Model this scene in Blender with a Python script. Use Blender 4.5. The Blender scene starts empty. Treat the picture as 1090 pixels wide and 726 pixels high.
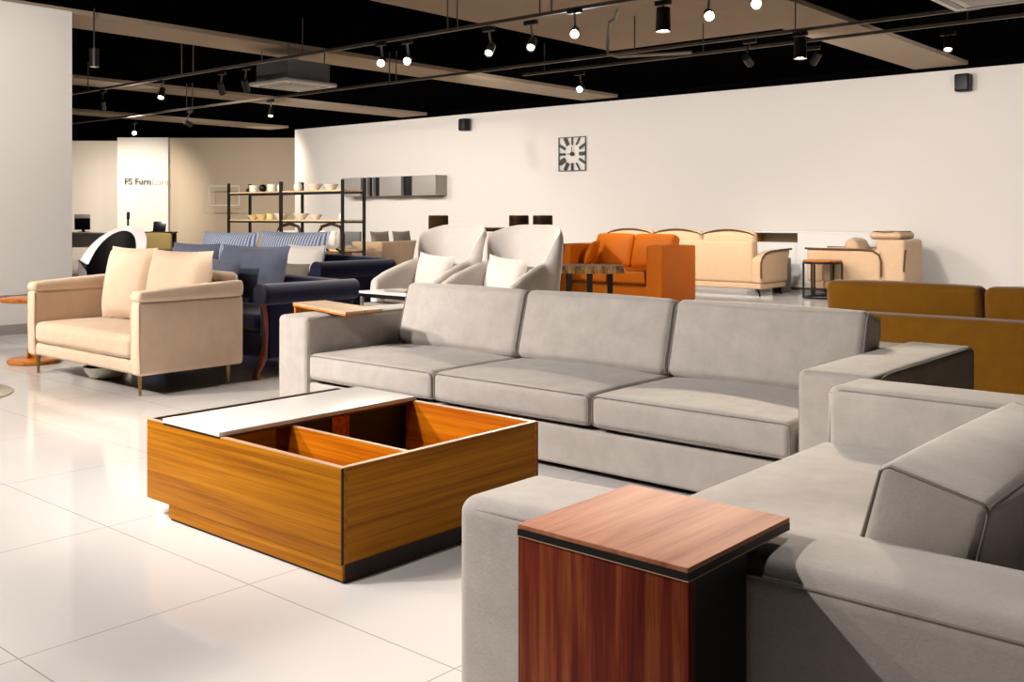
import bpy, math, random
from mathutils import Vector, Matrix, noise
R = math.radians
PI = math.pi
S = bpy.context.scene
COL = S.collection
rng = random.Random(7)

# ------------------------------------------------------------------ materials
def lin(c):
    return tuple(((v/255)/12.92 if v/255 <= .04045 else ((v/255+.055)/1.055)**2.4) for v in c)

def new_mat(name):
    m = bpy.data.materials.new(name); m.use_nodes = True
    nt = m.node_tree
    return m, nt, nt.nodes['Principled BSDF']

def solid(name, rgb, rough=.6, spec=.5, metal=0.0, var=.05, scale=8.0, emit=None, bump=0.0, coat=0.0):
    m, nt, b = new_mat(name)
    b.inputs['Roughness'].default_value = rough
    b.inputs['Specular IOR Level'].default_value = spec
    b.inputs['Metallic'].default_value = metal
    b.inputs['Coat Weight'].default_value = coat
    c = lin(rgb)
    tc = nt.nodes.new('ShaderNodeTexCoord')
    n = nt.nodes.new('ShaderNodeTexNoise'); n.inputs['Scale'].default_value = scale; n.inputs['Detail'].default_value = 4
    nt.links.new(tc.outputs['Object'], n.inputs['Vector'])
    mx = nt.nodes.new('ShaderNodeMix'); mx.data_type = 'RGBA'
    mx.inputs[6].default_value = (*[v*(1-var) for v in c], 1)
    mx.inputs[7].default_value = (*[min(1, v*(1+var)) for v in c], 1)
    nt.links.new(n.outputs['Fac'], mx.inputs[0]); nt.links.new(mx.outputs[2], b.inputs['Base Color'])
    if emit:
        b.inputs['Emission Color'].default_value = (*lin(emit[0]), 1); b.inputs['Emission Strength'].default_value = emit[1]
    if bump:
        n2 = nt.nodes.new('ShaderNodeTexNoise'); n2.inputs['Scale'].default_value = 220; n2.inputs['Detail'].default_value = 2
        nt.links.new(tc.outputs['Object'], n2.inputs['Vector'])
        bp = nt.nodes.new('ShaderNodeBump'); bp.inputs['Strength'].default_value = bump; bp.inputs['Distance'].default_value = .004
        nt.links.new(n2.outputs['Fac'], bp.inputs['Height']); nt.links.new(bp.outputs['Normal'], b.inputs['Normal'])
    return m

def fabric(name, rgb, var=.14, scale=9.0, sheen=.15, rough=.9, bump=.25):
    """brushed cloth: broad soft mottling plus a fine nap"""
    m, nt, b = new_mat(name)
    c = lin(rgb)
    b.inputs['Roughness'].default_value = rough
    b.inputs['Specular IOR Level'].default_value = .2
    b.inputs['Sheen Weight'].default_value = sheen
    b.inputs['Sheen Roughness'].default_value = .5
    tc = nt.nodes.new('ShaderNodeTexCoord')
    n = nt.nodes.new('ShaderNodeTexNoise'); n.inputs['Scale'].default_value = scale; n.inputs['Detail'].default_value = 6; n.inputs['Roughness'].default_value = .65
    nf = nt.nodes.new('ShaderNodeTexNoise'); nf.inputs['Scale'].default_value = 160; nf.inputs['Detail'].default_value = 3
    nt.links.new(tc.outputs['Object'], n.inputs['Vector']); nt.links.new(tc.outputs['Object'], nf.inputs['Vector'])
    ad = nt.nodes.new('ShaderNodeMath'); ad.operation = 'MULTIPLY_ADD'; ad.inputs[1].default_value = .35
    nt.links.new(nf.outputs['Fac'], ad.inputs[0]); nt.links.new(n.outputs['Fac'], ad.inputs[2])
    mr = nt.nodes.new('ShaderNodeMapRange'); mr.inputs[1].default_value = .45; mr.inputs[2].default_value = .95
    nt.links.new(ad.outputs[0], mr.inputs[0])
    mx = nt.nodes.new('ShaderNodeMix'); mx.data_type = 'RGBA'
    mx.inputs[6].default_value = (*[v*(1-var) for v in c], 1); mx.inputs[7].default_value = (*[min(1, v*(1+var)) for v in c], 1)
    nt.links.new(mr.outputs[0], mx.inputs[0]); nt.links.new(mx.outputs[2], b.inputs['Base Color'])
    bp = nt.nodes.new('ShaderNodeBump'); bp.inputs['Strength'].default_value = bump; bp.inputs['Distance'].default_value = .003
    nt.links.new(nf.outputs['Fac'], bp.inputs['Height']); nt.links.new(bp.outputs['Normal'], b.inputs['Normal'])
    return m

def wood(name, dark, mid, light, axis='X', rough=.4, stretch=14.0, coat=.15, spec=.4, freq=1.0):
    """laminate: long streaks running along one axis"""
    m, nt, b = new_mat(name)
    b.inputs['Roughness'].default_value = rough
    b.inputs['Coat Weight'].default_value = coat; b.inputs['Coat Roughness'].default_value = .2
    b.inputs['Specular IOR Level'].default_value = spec
    tc = nt.nodes.new('ShaderNodeTexCoord'); mp = nt.nodes.new('ShaderNodeMapping')
    sc = {'X': (1, stretch, stretch), 'Y': (stretch, 1, stretch), 'Z': (stretch, stretch, 1)}[axis]
    mp.inputs['Scale'].default_value = tuple(v*freq for v in sc)
    nt.links.new(tc.outputs['Object'], mp.inputs['Vector'])
    n = nt.nodes.new('ShaderNodeTexNoise'); n.inputs['Scale'].default_value = 1.3; n.inputs['Detail'].default_value = 9; n.inputs['Roughness'].default_value = .62; n.inputs['Distortion'].default_value = .35
    nt.links.new(mp.outputs[0], n.inputs['Vector'])
    n2 = nt.nodes.new('ShaderNodeTexNoise'); n2.inputs['Scale'].default_value = 5.5; n2.inputs['Detail'].default_value = 4
    nt.links.new(mp.outputs[0], n2.inputs['Vector'])
    ad = nt.nodes.new('ShaderNodeMath'); ad.operation = 'MULTIPLY_ADD'; ad.inputs[1].default_value = .3
    nt.links.new(n2.outputs['Fac'], ad.inputs[0]); nt.links.new(n.outputs['Fac'], ad.inputs[2])
    cr = nt.nodes.new('ShaderNodeValToRGB')
    e = cr.color_ramp.elements
    e[0].position = .5; e[0].color = (*lin(dark), 1); e[1].position = .82; e[1].color = (*lin(light), 1)
    k = e.new(.64); k.color = (*lin(mid), 1)
    nt.links.new(ad.outputs[0], cr.inputs[0]); nt.links.new(cr.outputs[0], b.inputs['Base Color'])
    return m

def stripes(name, base, line, pitch=.035):
    m, nt, b = new_mat(name)
    b.inputs['Roughness'].default_value = .9
    tc = nt.nodes.new('ShaderNodeTexCoord'); sx = nt.nodes.new('ShaderNodeSeparateXYZ')
    nt.links.new(tc.outputs['Object'], sx.inputs[0])
    pp = nt.nodes.new('ShaderNodeMath'); pp.operation = 'PINGPONG'; pp.inputs[1].default_value = pitch
    nt.links.new(sx.outputs['X'], pp.inputs[0])
    lt = nt.nodes.new('ShaderNodeMath'); lt.operation = 'LESS_THAN'; lt.inputs[1].default_value = pitch*.45
    nt.links.new(pp.outputs[0], lt.inputs[0])
    mx = nt.nodes.new('ShaderNodeMix'); mx.data_type = 'RGBA'
    mx.inputs[6].default_value = (*lin(base), 1); mx.inputs[7].default_value = (*lin(line), 1)
    nt.links.new(lt.outputs[0], mx.inputs[0]); nt.links.new(mx.outputs[2], b.inputs['Base Color'])
    return m

def tile_floor(name, x0, y0, px, py, grout):
    m, nt, b = new_mat(name)
    b.inputs['Roughness'].default_value = .09
    b.inputs['Specular IOR Level'].default_value = .42
    tc = nt.nodes.new('ShaderNodeTexCoord'); sx = nt.nodes.new('ShaderNodeSeparateXYZ')
    nt.links.new(tc.outputs['Object'], sx.inputs[0])
    outs = []
    for axis, o, p in (('X', x0, px), ('Y', y0, py)):
        ad = nt.nodes.new('ShaderNodeMath'); ad.operation = 'ADD'; ad.inputs[1].default_value = -o + 200*p
        nt.links.new(sx.outputs[axis], ad.inputs[0])
        pp = nt.nodes.new('ShaderNodeMath'); pp.operation = 'PINGPONG'; pp.inputs[1].default_value = p/2
        nt.links.new(ad.outputs[0], pp.inputs[0]); outs.append(pp)
    mn = nt.nodes.new('ShaderNodeMath'); mn.operation = 'MINIMUM'
    nt.links.new(outs[0].outputs[0], mn.inputs[0]); nt.links.new(outs[1].outputs[0], mn.inputs[1])
    lt = nt.nodes.new('ShaderNodeMath'); lt.operation = 'LESS_THAN'; lt.inputs[1].default_value = grout
    nt.links.new(mn.outputs[0], lt.inputs[0])
    n = nt.nodes.new('ShaderNodeTexNoise'); n.inputs['Scale'].default_value = .8; n.inputs['Detail'].default_value = 3
    nt.links.new(tc.outputs['Object'], n.inputs['Vector'])
    c1 = nt.nodes.new('ShaderNodeMix'); c1.data_type = 'RGBA'
    c1.inputs[6].default_value = (*lin((222, 215, 211)), 1); c1.inputs[7].default_value = (*lin((230, 224, 220)), 1)
    nt.links.new(n.outputs['Fac'], c1.inputs[0])
    c2 = nt.nodes.new('ShaderNodeMix'); c2.data_type = 'RGBA'
    c2.inputs[7].default_value = (*lin((168, 158, 152)), 1)
    nt.links.new(lt.outputs[0], c2.inputs[0]); nt.links.new(c1.outputs[2], c2.inputs[6]); nt.links.new(c2.outputs[2], b.inputs['Base Color'])
    return m

def lamp_mat(name, rgb, strength):
    m, nt, b = new_mat(name)
    b.inputs['Base Color'].default_value = (.8, .8, .8, 1)
    b.inputs['Emission Color'].default_value = (*lin(rgb), 1); b.inputs['Emission Strength'].default_value = strength
    return m

def glass_mat(name):
    m, nt, b = new_mat(name)
    b.inputs['Transmission Weight'].default_value = .9; b.inputs['Roughness'].default_value = .03
    b.inputs['Base Color'].default_value = (.85, .9, .9, 1)
    return m

M = dict(
    floor=tile_floor('porcelain_tile', -3.041, 2.085, 1.0115, .794, .0022),
    wall=solid('cream_wall_paint', (222, 212, 203), .85, .2, var=.02, scale=.6),
    wall_white=solid('white_wall_paint', (222, 214, 206), .8, .2, var=.02, scale=.6),
    wall_tan=solid('tan_wall_paint', (190, 172, 150), .85, .2, var=.03, scale=.6),
    black_paint=solid('black_ceiling_paint', (5, 4, 4), 1, .0, var=.2, scale=1.2),
    beam=solid('brown_beam_paint', (168, 148, 126), .85, .2, var=.08, scale=1.5),
    dark_wall=solid('charcoal_wall_paint', (40, 36, 33), .9, .2, var=.05),
    grey=fabric('grey_microsuede', (186, 177, 170), var=.12),
    grey_pipe=fabric('grey_piping', (150, 141, 134)),
    beige=fabric('beige_linen', (240, 212, 186), var=.06),
    beige_dark=fabric('beige_piping', (170, 130, 98)),
    cream=fabric('cream_upholstery', (214, 178, 142), var=.05),
    cream_pipe=solid('brown_welt', (96, 66, 40), .8),
    white_fab=fabric('ivory_boucle', (226, 214, 206), var=.05),
    navy=fabric('navy_velvet', (14, 15, 58), var=.2, sheen=.35),
    bluegrey=fabric('blue_grey_cloth', (88, 92, 112), var=.12),
    stripe=stripes('ticking_stripe', (204, 210, 224), (104, 118, 160), .022),
    taupe=fabric('taupe_cloth', (128, 116, 108)),
    tan=fabric('tan_cloth', (176, 148, 120), var=.06),
    orange=solid('orange_leather', (224, 116, 10), .5, .25, var=.1, scale=5, bump=.15),
    orange_pipe=solid('dark_orange_leather', (120, 44, 8), .5),
    mustard=fabric('mustard_velvet', (150, 98, 12), var=.14, sheen=.35),
    olive=fabric('olive_cloth', (150, 132, 84), var=.06),
    pillow_white=fabric('white_pillow_cloth', (236, 226, 218), var=.03),
    brown=fabric('brown_cloth', (96, 66, 40)),
    amber_x=wood('amber_laminate_long', (140, 80, 0), (166, 102, 0), (188, 122, 6), 'X', .5, 60, 0, .15, freq=.55),
    amber_y=wood('amber_laminate_cross', (140, 80, 0), (166, 102, 0), (188, 122, 6), 'Y', .5, 60, 0, .15, freq=.55),
    amber_in=wood('orange_laminate', (172, 84, 0), (204, 108, 4), (222, 132, 14), 'X', .5, 60, 0, .15, freq=.55),
    edge_pale=solid('pale_edge_band', (196, 156, 122), .4),
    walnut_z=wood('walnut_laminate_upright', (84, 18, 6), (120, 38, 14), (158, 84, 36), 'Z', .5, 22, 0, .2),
    walnut_sheen=wood('walnut_laminate_sheen', (160, 92, 62), (182, 116, 84), (198, 136, 104), 'Y', .62, 16, 0, .25),  # pinkish tone carries the sheen of light on the tabletop
    oak=wood('honey_oak', (150, 78, 16), (196, 112, 32), (214, 138, 58), 'X', .35, 8, .3),
    cherry=wood('cherry_wood', (78, 26, 8), (124, 50, 16), (156, 76, 28), 'Z', .3, 10, .4),
    darkwood=wood('dark_wood', (34, 18, 8), (58, 32, 16), (86, 52, 28), 'X', .4, 10, .2),
    pale_wood=wood('pale_oak', (196, 158, 120), (216, 182, 146), (228, 200, 168), 'X', .35, 10, .2),
    liveedge=wood('live_edge_slab', (90, 62, 26), (170, 124, 76), (220, 180, 132), 'Z', .5, 9, .1, freq=2),
    plinth=solid('dark_brown_plinth', (36, 20, 10), .5, .3),
    black=solid('black_lacquer', (9, 7, 7), .45, .3, var=.1),
    black_metal=solid('black_metal', (16, 14, 13), .45, .5, var=.1),
    track=solid('grey_black_track', (104, 94, 84), .5, .5, var=.1),
    steel=solid('brushed_steel', (170, 166, 160), .35, .5, metal=.8),
    brass=solid('antique_brass', (150, 122, 76), .35, .5, metal=.8),
    white_gloss=solid('white_lacquer', (232, 226, 220), .25, .5, var=.01),
    white_plastic=solid('white_plastic', (228, 222, 214), .4, .5, var=.01),
    grey_white=solid('grey_white_plastic', (206, 198, 196), .4, .5, var=.01),
    grey_plastic=solid('grey_plastic', (120, 118, 116), .5),
    grey_lacquer=solid('grey_lacquer', (152, 144, 136), .4, var=.02),
    duct=solid('galvanised_grey', (122, 122, 126), .5, .5, var=.05),
    ceramic=solid('white_ceramic', (240, 234, 222), .2, .5, var=.02),
    ceramic_y=solid('cream_ceramic', (236, 214, 150), .25, .5, var=.03),
    ceramic_g=solid('celadon_ceramic', (214, 224, 212), .2, .5, var=.03),
    letter=solid('dark_grey_letter', (62, 58, 56), .5),
    letter_glare=solid('glare_pale_letter', (226, 222, 214), .5),
    floor_disc=solid('pale_grey_disc', (206, 200, 192), .15, .5, var=.06, scale=5),
    screen=solid('dark_screen', (14, 14, 18), .2, .5),
    glass=glass_mat('clear_glass'),
    lens_warm=lamp_mat('warm_lamp_lens', (255, 236, 205), 40),
    lens_cool=lamp_mat('cool_lamp_lens', (190, 215, 255), 30),
    lens_dim=lamp_mat('dim_lamp_lens', (255, 238, 215), 5),
)

# ------------------------------------------------------------------ mesh builder
class MB:
    def __init__(s): s.v = []; s.f = []; s.m = Matrix.Identity(4)
    def at(s, m): s.m = m; return s
    def add(s, vs, fs):
        o = len(s.v); s.v += [tuple(s.m @ Vector(p)) for p in vs]
        s.f += [tuple(i+o for i in f) for f in fs]
    def box(s, x0, x1, y0, y1, z0, z1, b=0.0):
        if b: return s.rbox(x0, x1, y0, y1, z0, z1, b, 2, 1)
        s.add([(x, y, z) for x in (x0, x1) for y in (y0, y1) for z in (z0, z1)],
              [(0, 1, 3, 2), (4, 6, 7, 5), (0, 4, 5, 1), (2, 3, 7, 6), (0, 2, 6, 4), (1, 5, 7, 3)])
        return s
    def rbox(s, x0, x1, y0, y1, z0, z1, r=.03, n=3, m=4, puff=(0, 0, 0), fn=None):
        """box with round edges; puff swells each pair of faces outward at the middle; fn bends the finished points"""
        c = ((x0+x1)/2, (y0+y1)/2, (z0+z1)/2); h = ((x1-x0)/2, (y1-y0)/2, (z1-z0)/2)
        r = min(r, .98*min(h))
        ax = []
        for k in range(3):
            e = [r*math.tan(PI/4*i/n) for i in range(n+1)]
            I = h[k]-r
            ax.append([-I-e[n-i] for i in range(n)] + [-I+2*I*i/m for i in range(m+1)] + [I+e[i] for i in range(1, n+1)])
        vs = []; fs = []; idx = {}
        N = len(ax[0])
        def vid(i, j, k):
            key = (i, j, k)
            if key in idx: return idx[key]
            p = [ax[0][i], ax[1][j], ax[2][k]]
            q = [max(-(h[a]-r), min(h[a]-r, p[a])) for a in range(3)]
            d = [p[a]-q[a] for a in range(3)]; L = math.sqrt(sum(t*t for t in d)) or 1
            u = [p[a]/h[a] for a in range(3)]
            o = [q[a]+d[a]/L*r for a in range(3)]
            o[0] += puff[0]*u[0]*(1-u[1]**2)*(1-u[2]**2)
            o[1] += puff[1]*u[1]*(1-u[0]**2)*(1-u[2]**2)
            o[2] += puff[2]*u[2]*(1-u[0]**2)*(1-u[1]**2)
            pt = Vector((o[0]+c[0], o[1]+c[1], o[2]+c[2]))
            if fn: pt = Vector(fn(pt, u))
            idx[key] = len(vs); vs.append(tuple(pt)); return idx[key]
        for a in range(N-1):
            for b in range(N-1):
                for (f, L) in ((0, 0), (0, 1), (1, 0), (1, 1), (2, 0), (2, 1)):
                    t = (N-1) if L else 0
                    def g(i, j):
                        return vid(*((t, i, j) if f == 0 else (j, t, i) if f == 1 else (i, j, t)))
                    q = (g(a, b), g(a+1, b), g(a+1, b+1), g(a, b+1))
                    fs.append(q if L else q[::-1])
        s.add(vs, fs); return s
    def cyl(s, p0, p1, r0, r1=None, n=16, caps=True):
        p0 = Vector(p0); p1 = Vector(p1); r1 = r0 if r1 is None else r1
        z = (p1-p0).normalized(); x = z.orthogonal().normalized(); y = z.cross(x)
        vs = []; fs = []
        for p, r in ((p0, r0), (p1, r1)):
            for i in range(n):
                a = 2*PI*i/n; vs.append(tuple(p+x*r*math.cos(a)+y*r*math.sin(a)))
        for i in range(n): fs.append((i, (i+1) % n, n+(i+1) % n, n+i))
        if caps: fs += [tuple(range(n))[::-1], tuple(range(n, 2*n))]
        s.add(vs, fs); return s
    def tube(s, pts, r, n=8, closed=False):
        pts = [Vector(p) for p in pts]; N = len(pts); rr = r if isinstance(r, (list, tuple)) else [r]*N
        vs = []; fs = []; up = None
        for i, p in enumerate(pts):
            a = pts[i-1] if (i or closed) else p; b = pts[(i+1) % N] if (i < N-1 or closed) else p
            t = (b-a).normalized()
            if up is None: up = t.orthogonal().normalized()
            up = (up - t*up.dot(t)).normalized(); w = t.cross(up)
            for k in range(n):
                an = 2*PI*k/n; vs.append(tuple(p+up*rr[i]*math.cos(an)+w*rr[i]*math.sin(an)))
        for i in range(N if closed else N-1):
            j = (i+1) % N
            for k in range(n): fs.append((i*n+k, i*n+(k+1) % n, j*n+(k+1) % n, j*n+k))
        if not closed: fs += [tuple(range(n))[::-1], tuple(range((N-1)*n, N*n))]
        s.add(vs, fs); return s
    def lathe(s, prof, n=32, c=(0, 0)):
        vs = []; fs = []; K = len(prof)
        for i in range(n):
            a = 2*PI*i/n
            for r, z in prof: vs.append((c[0]+r*math.cos(a), c[1]+r*math.sin(a), z))
        for i in range(n):
            j = (i+1) % n
            for k in range(K-1): fs.append((i*K+k, j*K+k, j*K+k+1, i*K+k+1))
        s.add(vs, fs); return s
    def prism(s, poly, z0, z1):
        n = len(poly)
        s.add([(x, y, z0) for x, y in poly]+[(x, y, z1) for x, y in poly],
              [tuple(range(n))[::-1], tuple(range(n, 2*n))]+[(i, (i+1) % n, n+(i+1) % n, n+i) for i in range(n)])
        return s
    def pillow(s, w, h, t, n=14, pinch=.06, seed=0):
        """knife-edge scatter cushion standing in the local XZ plane, foot at z=0, thickness along Y"""
        vs = []; fs = []; id2 = {}
        for side in (0, 1):
            for i in range(n+1):
                for j in range(n+1):
                    u = -1+2*i/n; v = -1+2*j/n
                    edge = i in (0, n) or j in (0, n)
                    if edge and side: id2[(1, i, j)] = id2[(0, i, j)]; continue
                    d = ((1-u**2)*(1-v**2))**.42*t/2
                    d *= 1+.12*noise.noise((u*1.5+seed, v*1.5, side))
                    x = w/2*u*(1-pinch*(1-v*v)*abs(u)); z = h/2*v*(1-pinch*(1-u*u)*abs(v))
                    id2[(side, i, j)] = len(vs); vs.append((x, (d if side else -d), z+h/2))
        for side in (0, 1):
            for i in range(n):
                for j in range(n):
                    q = tuple(id2[(side, a, b)] for a, b in ((i, j), (i+1, j), (i+1, j+1), (i, j+1)))
                    fs.append(q if side == 0 else q[::-1])
        s.add(vs, fs); return s
    def build(s, name, mat, parent=None, smooth=True, loc=None):
        me = bpy.data.meshes.new(name); me.from_pydata(s.v, [], s.f); me.update()
        if smooth:
            for p in me.polygons: p.use_smooth = True
            try: me.set_sharp_from_angle(angle=R(42))
            except Exception: pass
        me.materials.append(M[mat] if isinstance(mat, str) else mat)
        o = bpy.data.objects.new(name, me); COL.objects.link(o)
        if parent: o.parent = parent
        if loc: o.location = loc
        return o

def tag(o, label=None, cat=None, group=None, kind=None):
    if label: o['label'] = label
    if cat: o['category'] = cat
    if group: o['group'] = group
    if kind: o['kind'] = kind
    return o
def thing(name, label, cat, loc=(0, 0, 0), rz=0, group=None):
    e = bpy.data.objects.new(name, None); COL.objects.link(e); e.empty_display_size = .1
    e.location = loc; e.rotation_euler = (0, 0, rz)
    return tag(e, label, cat, group)
def copy_tree(o, parent=None):
    c = o.copy(); COL.objects.link(c)
    if parent: c.parent = parent
    for ch in list(o.children): copy_tree(ch, c)
    return c
def structure(o): return tag(o, kind='structure')
def T(x, y, z): return Matrix.Translation((x, y, z))
def RX(a): return Matrix.Rotation(a, 4, 'X')
def RY(a): return Matrix.Rotation(a, 4, 'Y')
def RZ(a): return Matrix.Rotation(a, 4, 'Z')
def rect_path(x0, x1, z0, z1, y, r=.03, n=4):
    pts = []
    for cx, cz, a0 in ((x1-r, z1-r, 0), (x0+r, z1-r, 90), (x0+r, z0+r, 180), (x1-r, z0+r, 270)):
        for i in range(n+1):
            a = R(a0+90*i/n); pts.append((cx+r*math.cos(a), y, cz+r*math.sin(a)))
    return pts

# ------------------------------------------------------------------ room
ZW, ZB, ZC = 3.66, 3.72, 3.79       # top of the pale wall, underside of the beams, ceiling
structure(MB().box(-36, 5, -6, 22, -.1, 0).build('floor', 'floor', smooth=False))
structure(MB().box(-36, 5, -6, 22, ZC, ZC+.1).build('ceiling', 'black_paint', smooth=False))
structure(MB().box(-22.64, 5, 17, 17.2, 0, ZW).build('wall_back', 'wall', smooth=False))
structure(MB().box(-22.64, 5, 17.0, 17.2, ZW, ZC).build('trim_1', 'black_paint', smooth=False))
structure(MB().box(4.8, 5, -6, 17, 0, ZC).build('wall_right', 'dark_wall', smooth=False))
structure(MB().box(-36, 5, -6.2, -6, 0, ZC).build('wall_front', 'dark_wall', smooth=False))
structure(MB().box(-36.2, -36, -6, 22, 0, ZC).build('wall_left', 'wall', smooth=False))
# far recess, its walls set at an angle to the hall
D = Vector((.755, .656)); N2 = Vector((-.656, .755))
def slab(x0, y0, L, th, z0, z1):
    a = Vector((x0, y0)); b = a+D*L; c = b+N2*th; d = a+N2*th
    return MB().prism([tuple(a), tuple(b), tuple(c), tuple(d)], z0, z1)
structure(slab(-29.0, 16.34, 6.6, .2, 0, 3.72).build('wall_recess', 'wall_tan', smooth=False))
structure(slab(-29.65, 15.57, 1.56, .9, 0, 3.72).build('wall_sign', 'wall_white', smooth=False))
structure(slab(-33.4, 14.6, 3.8, .2, 0, 3.88).build('wall_office', 'wall', smooth=False))
structure(slab(-33.4, 14.3, 14.0, .15, 3.74, ZC).build('trim_2', 'black_paint', smooth=False))
structure(MB().box(-12.6, -11.4, 4.1, 5.44, 0, 3.64).build('wall_pillar', 'wall_white', smooth=False))
structure(MB().box(-12.62, -11.385, 4.08, 5.45, 0, .11).build('baseboard_pillar', 'grey_lacquer', smooth=False))
structure(MB().box(-12.62, -11.37, 4.08, 5.45, .435, .455).build('trim_3', 'wall_white', smooth=False))
for i, (x0, x1) in enumerate(((-12.8, -11.9), (-18.35, -17.45), (-23.75, -22.9), (-5.95, -5.1), (-.6, .3))):
    structure(MB().box(x0, x1, -6, 16.98, ZB, ZC-.01).build('trim_%d' % (4+i), 'beam', smooth=False))
structure(MB().box(-8.75, -5.96, 2, 12.3, 3.75, ZC-.005).build('trim_9', 'beam', smooth=False))

# ------------------------------------------------------------------ grey three-seat sofa
def grey_sofa():
    t = thing('three_seat_sofa', 'long grey three-seat sofa behind the low wooden coffee table', 'sofa', (-3.56, 4.68, 0))
    ox, oy = -3.56, 4.68
    def X(x): return x-ox
    def Y(y): return y-oy
    MB().rbox(X(-5.26), X(-1.88), Y(4.055), Y(5.3), .03, .232, .02, 2, 4).build('base', 'grey', t)
    MB().rbox(X(-5.3), X(-1.85), Y(5.04), Y(5.33), .1, .64, .04, 3, 4).build('back_frame', 'grey', t)
    for x0, x1, lab in ((-5.555, -5.245, None), (-1.905, -1.565, None)):
        a = MB().rbox(X(x0), X(x1), Y(4.03), Y(5.335), .03, .65, .035, 4, 6, puff=(.004, .006, .012)).build('arm', 'grey', t)
        for s in (0, 1):
            xx = X(x1)-.008 if s else X(x0)+.008
            MB().tube([(xx, Y(4.05), .05), (xx, Y(4.043), .3), (xx, Y(4.05), .628), (xx, Y(4.2), .643), (xx, Y(5.2), .643), (xx, Y(5.325), .62)], .004, 6).build('piping', 'grey_pipe', a)
    xs = (-5.24, -4.105, -2.995, -1.925)
    for i in range(3):
        c = MB().rbox(X(xs[i])+.004, X(xs[i+1])-.004, Y(4.03), Y(4.95), .25, .418, .04, 4, 8, puff=(.004, .012, .03)).build('seat_cushion', 'grey', t)
        MB().tube(rect_path(X(xs[i])+.012, X(xs[i+1])-.012, .262, .408, Y(4.036), .03), .0035, 6, True).build('piping', 'grey_pipe', c)
    ys = (-5.17, -4.085, -3.0, -1.905)
    for i in range(3):
        w = ys[i+1]-ys[i]
        m = T(X((ys[i]+ys[i+1])/2), Y(4.72), .435) @ RX(R(-15))
        c = MB().at(m).rbox(-w/2+.006, w/2-.006, 0, .2, 0, .425, .045, 4, 8, puff=(.008, .03, .012)).build('back_cushion', 'grey', t)
        for s in (-1, 1):
            MB().at(m).tube([(s*(w/2-.012), y, z) for y, z in ((.03, .012), (.012, .06), (.012, .37), (.03, .412), (.17, .412), (.19, .37), (.19, .06))], .0035, 6).build('piping', 'grey_pipe', c)
    for x in (-5.4, -1.72):
        for y in (4.12, 5.24):
            MB().cyl((X(x), Y(y), 0), (X(x), Y(y), .04), .025).build('foot', 'black', t)
    return t
grey_sofa()

# ------------------------------------------------------------------ grey love seat in the foreground
def grey_love_seat():
    ox, oy = -.75, 2.85
    t = thing('love_seat', 'grey wide-armed love seat in front, with one large leaning back cushion', 'sofa', (ox, oy, 0))
    X = lambda x: x-ox
    Y = lambda y: y-oy
    def crown(p, u):
        k = max(0, min(1, (u[0]+.98)*1.8))
        return (p.x, p.y, p.z+.026*k*max(0, u[2])*(1-.6*u[1]*u[1]))
    a = MB().rbox(X(-1.64), X(.35), Y(1.685), Y(1.985), .03, .652, .04, 4, 8, puff=(.01, .008, .004), fn=crown).build('arm', 'grey', t)
    pts = [(X(-1.612), Y(1.70), .05), (X(-1.618), Y(1.70), .3), (X(-1.612), Y(1.697), .60), (X(-1.58), Y(1.692), .628)]
    pts += [(X(-1.58)+1.9*i/10, Y(1.6895), .63+.012*min(1, i/4)) for i in range(1, 11)]
    MB().tube(pts, .004, 6).build('piping', 'grey_pipe', a)
    b = MB().rbox(X(-1.64), X(.35), Y(3.725), Y(4.022), .03, .648, .04, 4, 6, puff=(.008, .006, .008)).build('arm', 'grey', t)
    MB().tube([(X(-1.625), Y(3.737), .05), (X(-1.63), Y(3.735), .4), (X(-1.62), Y(3.737), .625), (X(-1.58), Y(3.735), .635), (X(.3), Y(3.735), .635)], .004, 6).build('piping', 'grey_pipe', b)
    MB().rbox(X(-1.6), X(.33), Y(1.96), Y(3.75), .03, .26, .02, 2, 4).build('base', 'grey', t)
    MB().rbox(X(-.42), X(.35), Y(1.97), Y(3.74), .2, .63, .05, 3, 4).build('back_frame', 'grey', t)
    MB().rbox(X(-1.655), X(-.42), Y(1.99), Y(3.72), .265, .442, .045, 4, 8, puff=(.015, .002, .02)).build('seat_cushion', 'grey', t)
    m = T(X(-.855), Y(1.99), .45) @ RY(R(14))
    def slump(p, u):
        return (p.x, p.y, p.z)
    L, th, H = .9, .215, .375
    c = MB().at(m).rbox(0, th, 0, L, 0, H, .022, 3, 10, puff=(.045, .012, .02)).build('back_cushion', 'grey', t)
    for y in (.008, L-.008):
        MB().at(m).tube([(.02, y, .006), (.004, y, .03), (.0, y, H/2), (.004, y, H-.02), (.02, y, H-.004), (th-.02, y, H-.004), (th-.004, y, H-.02), (th, y, H/2), (th-.004, y, .02)], .0045, 6, True).build('piping', 'grey_pipe', c)
    MB().at(m).tube([(th-.008, .01+.98*L*i/8, H-.008+.0) for i in range(9)], .0045, 6).build('piping', 'grey_pipe', c)
    return t
grey_love_seat()

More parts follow.
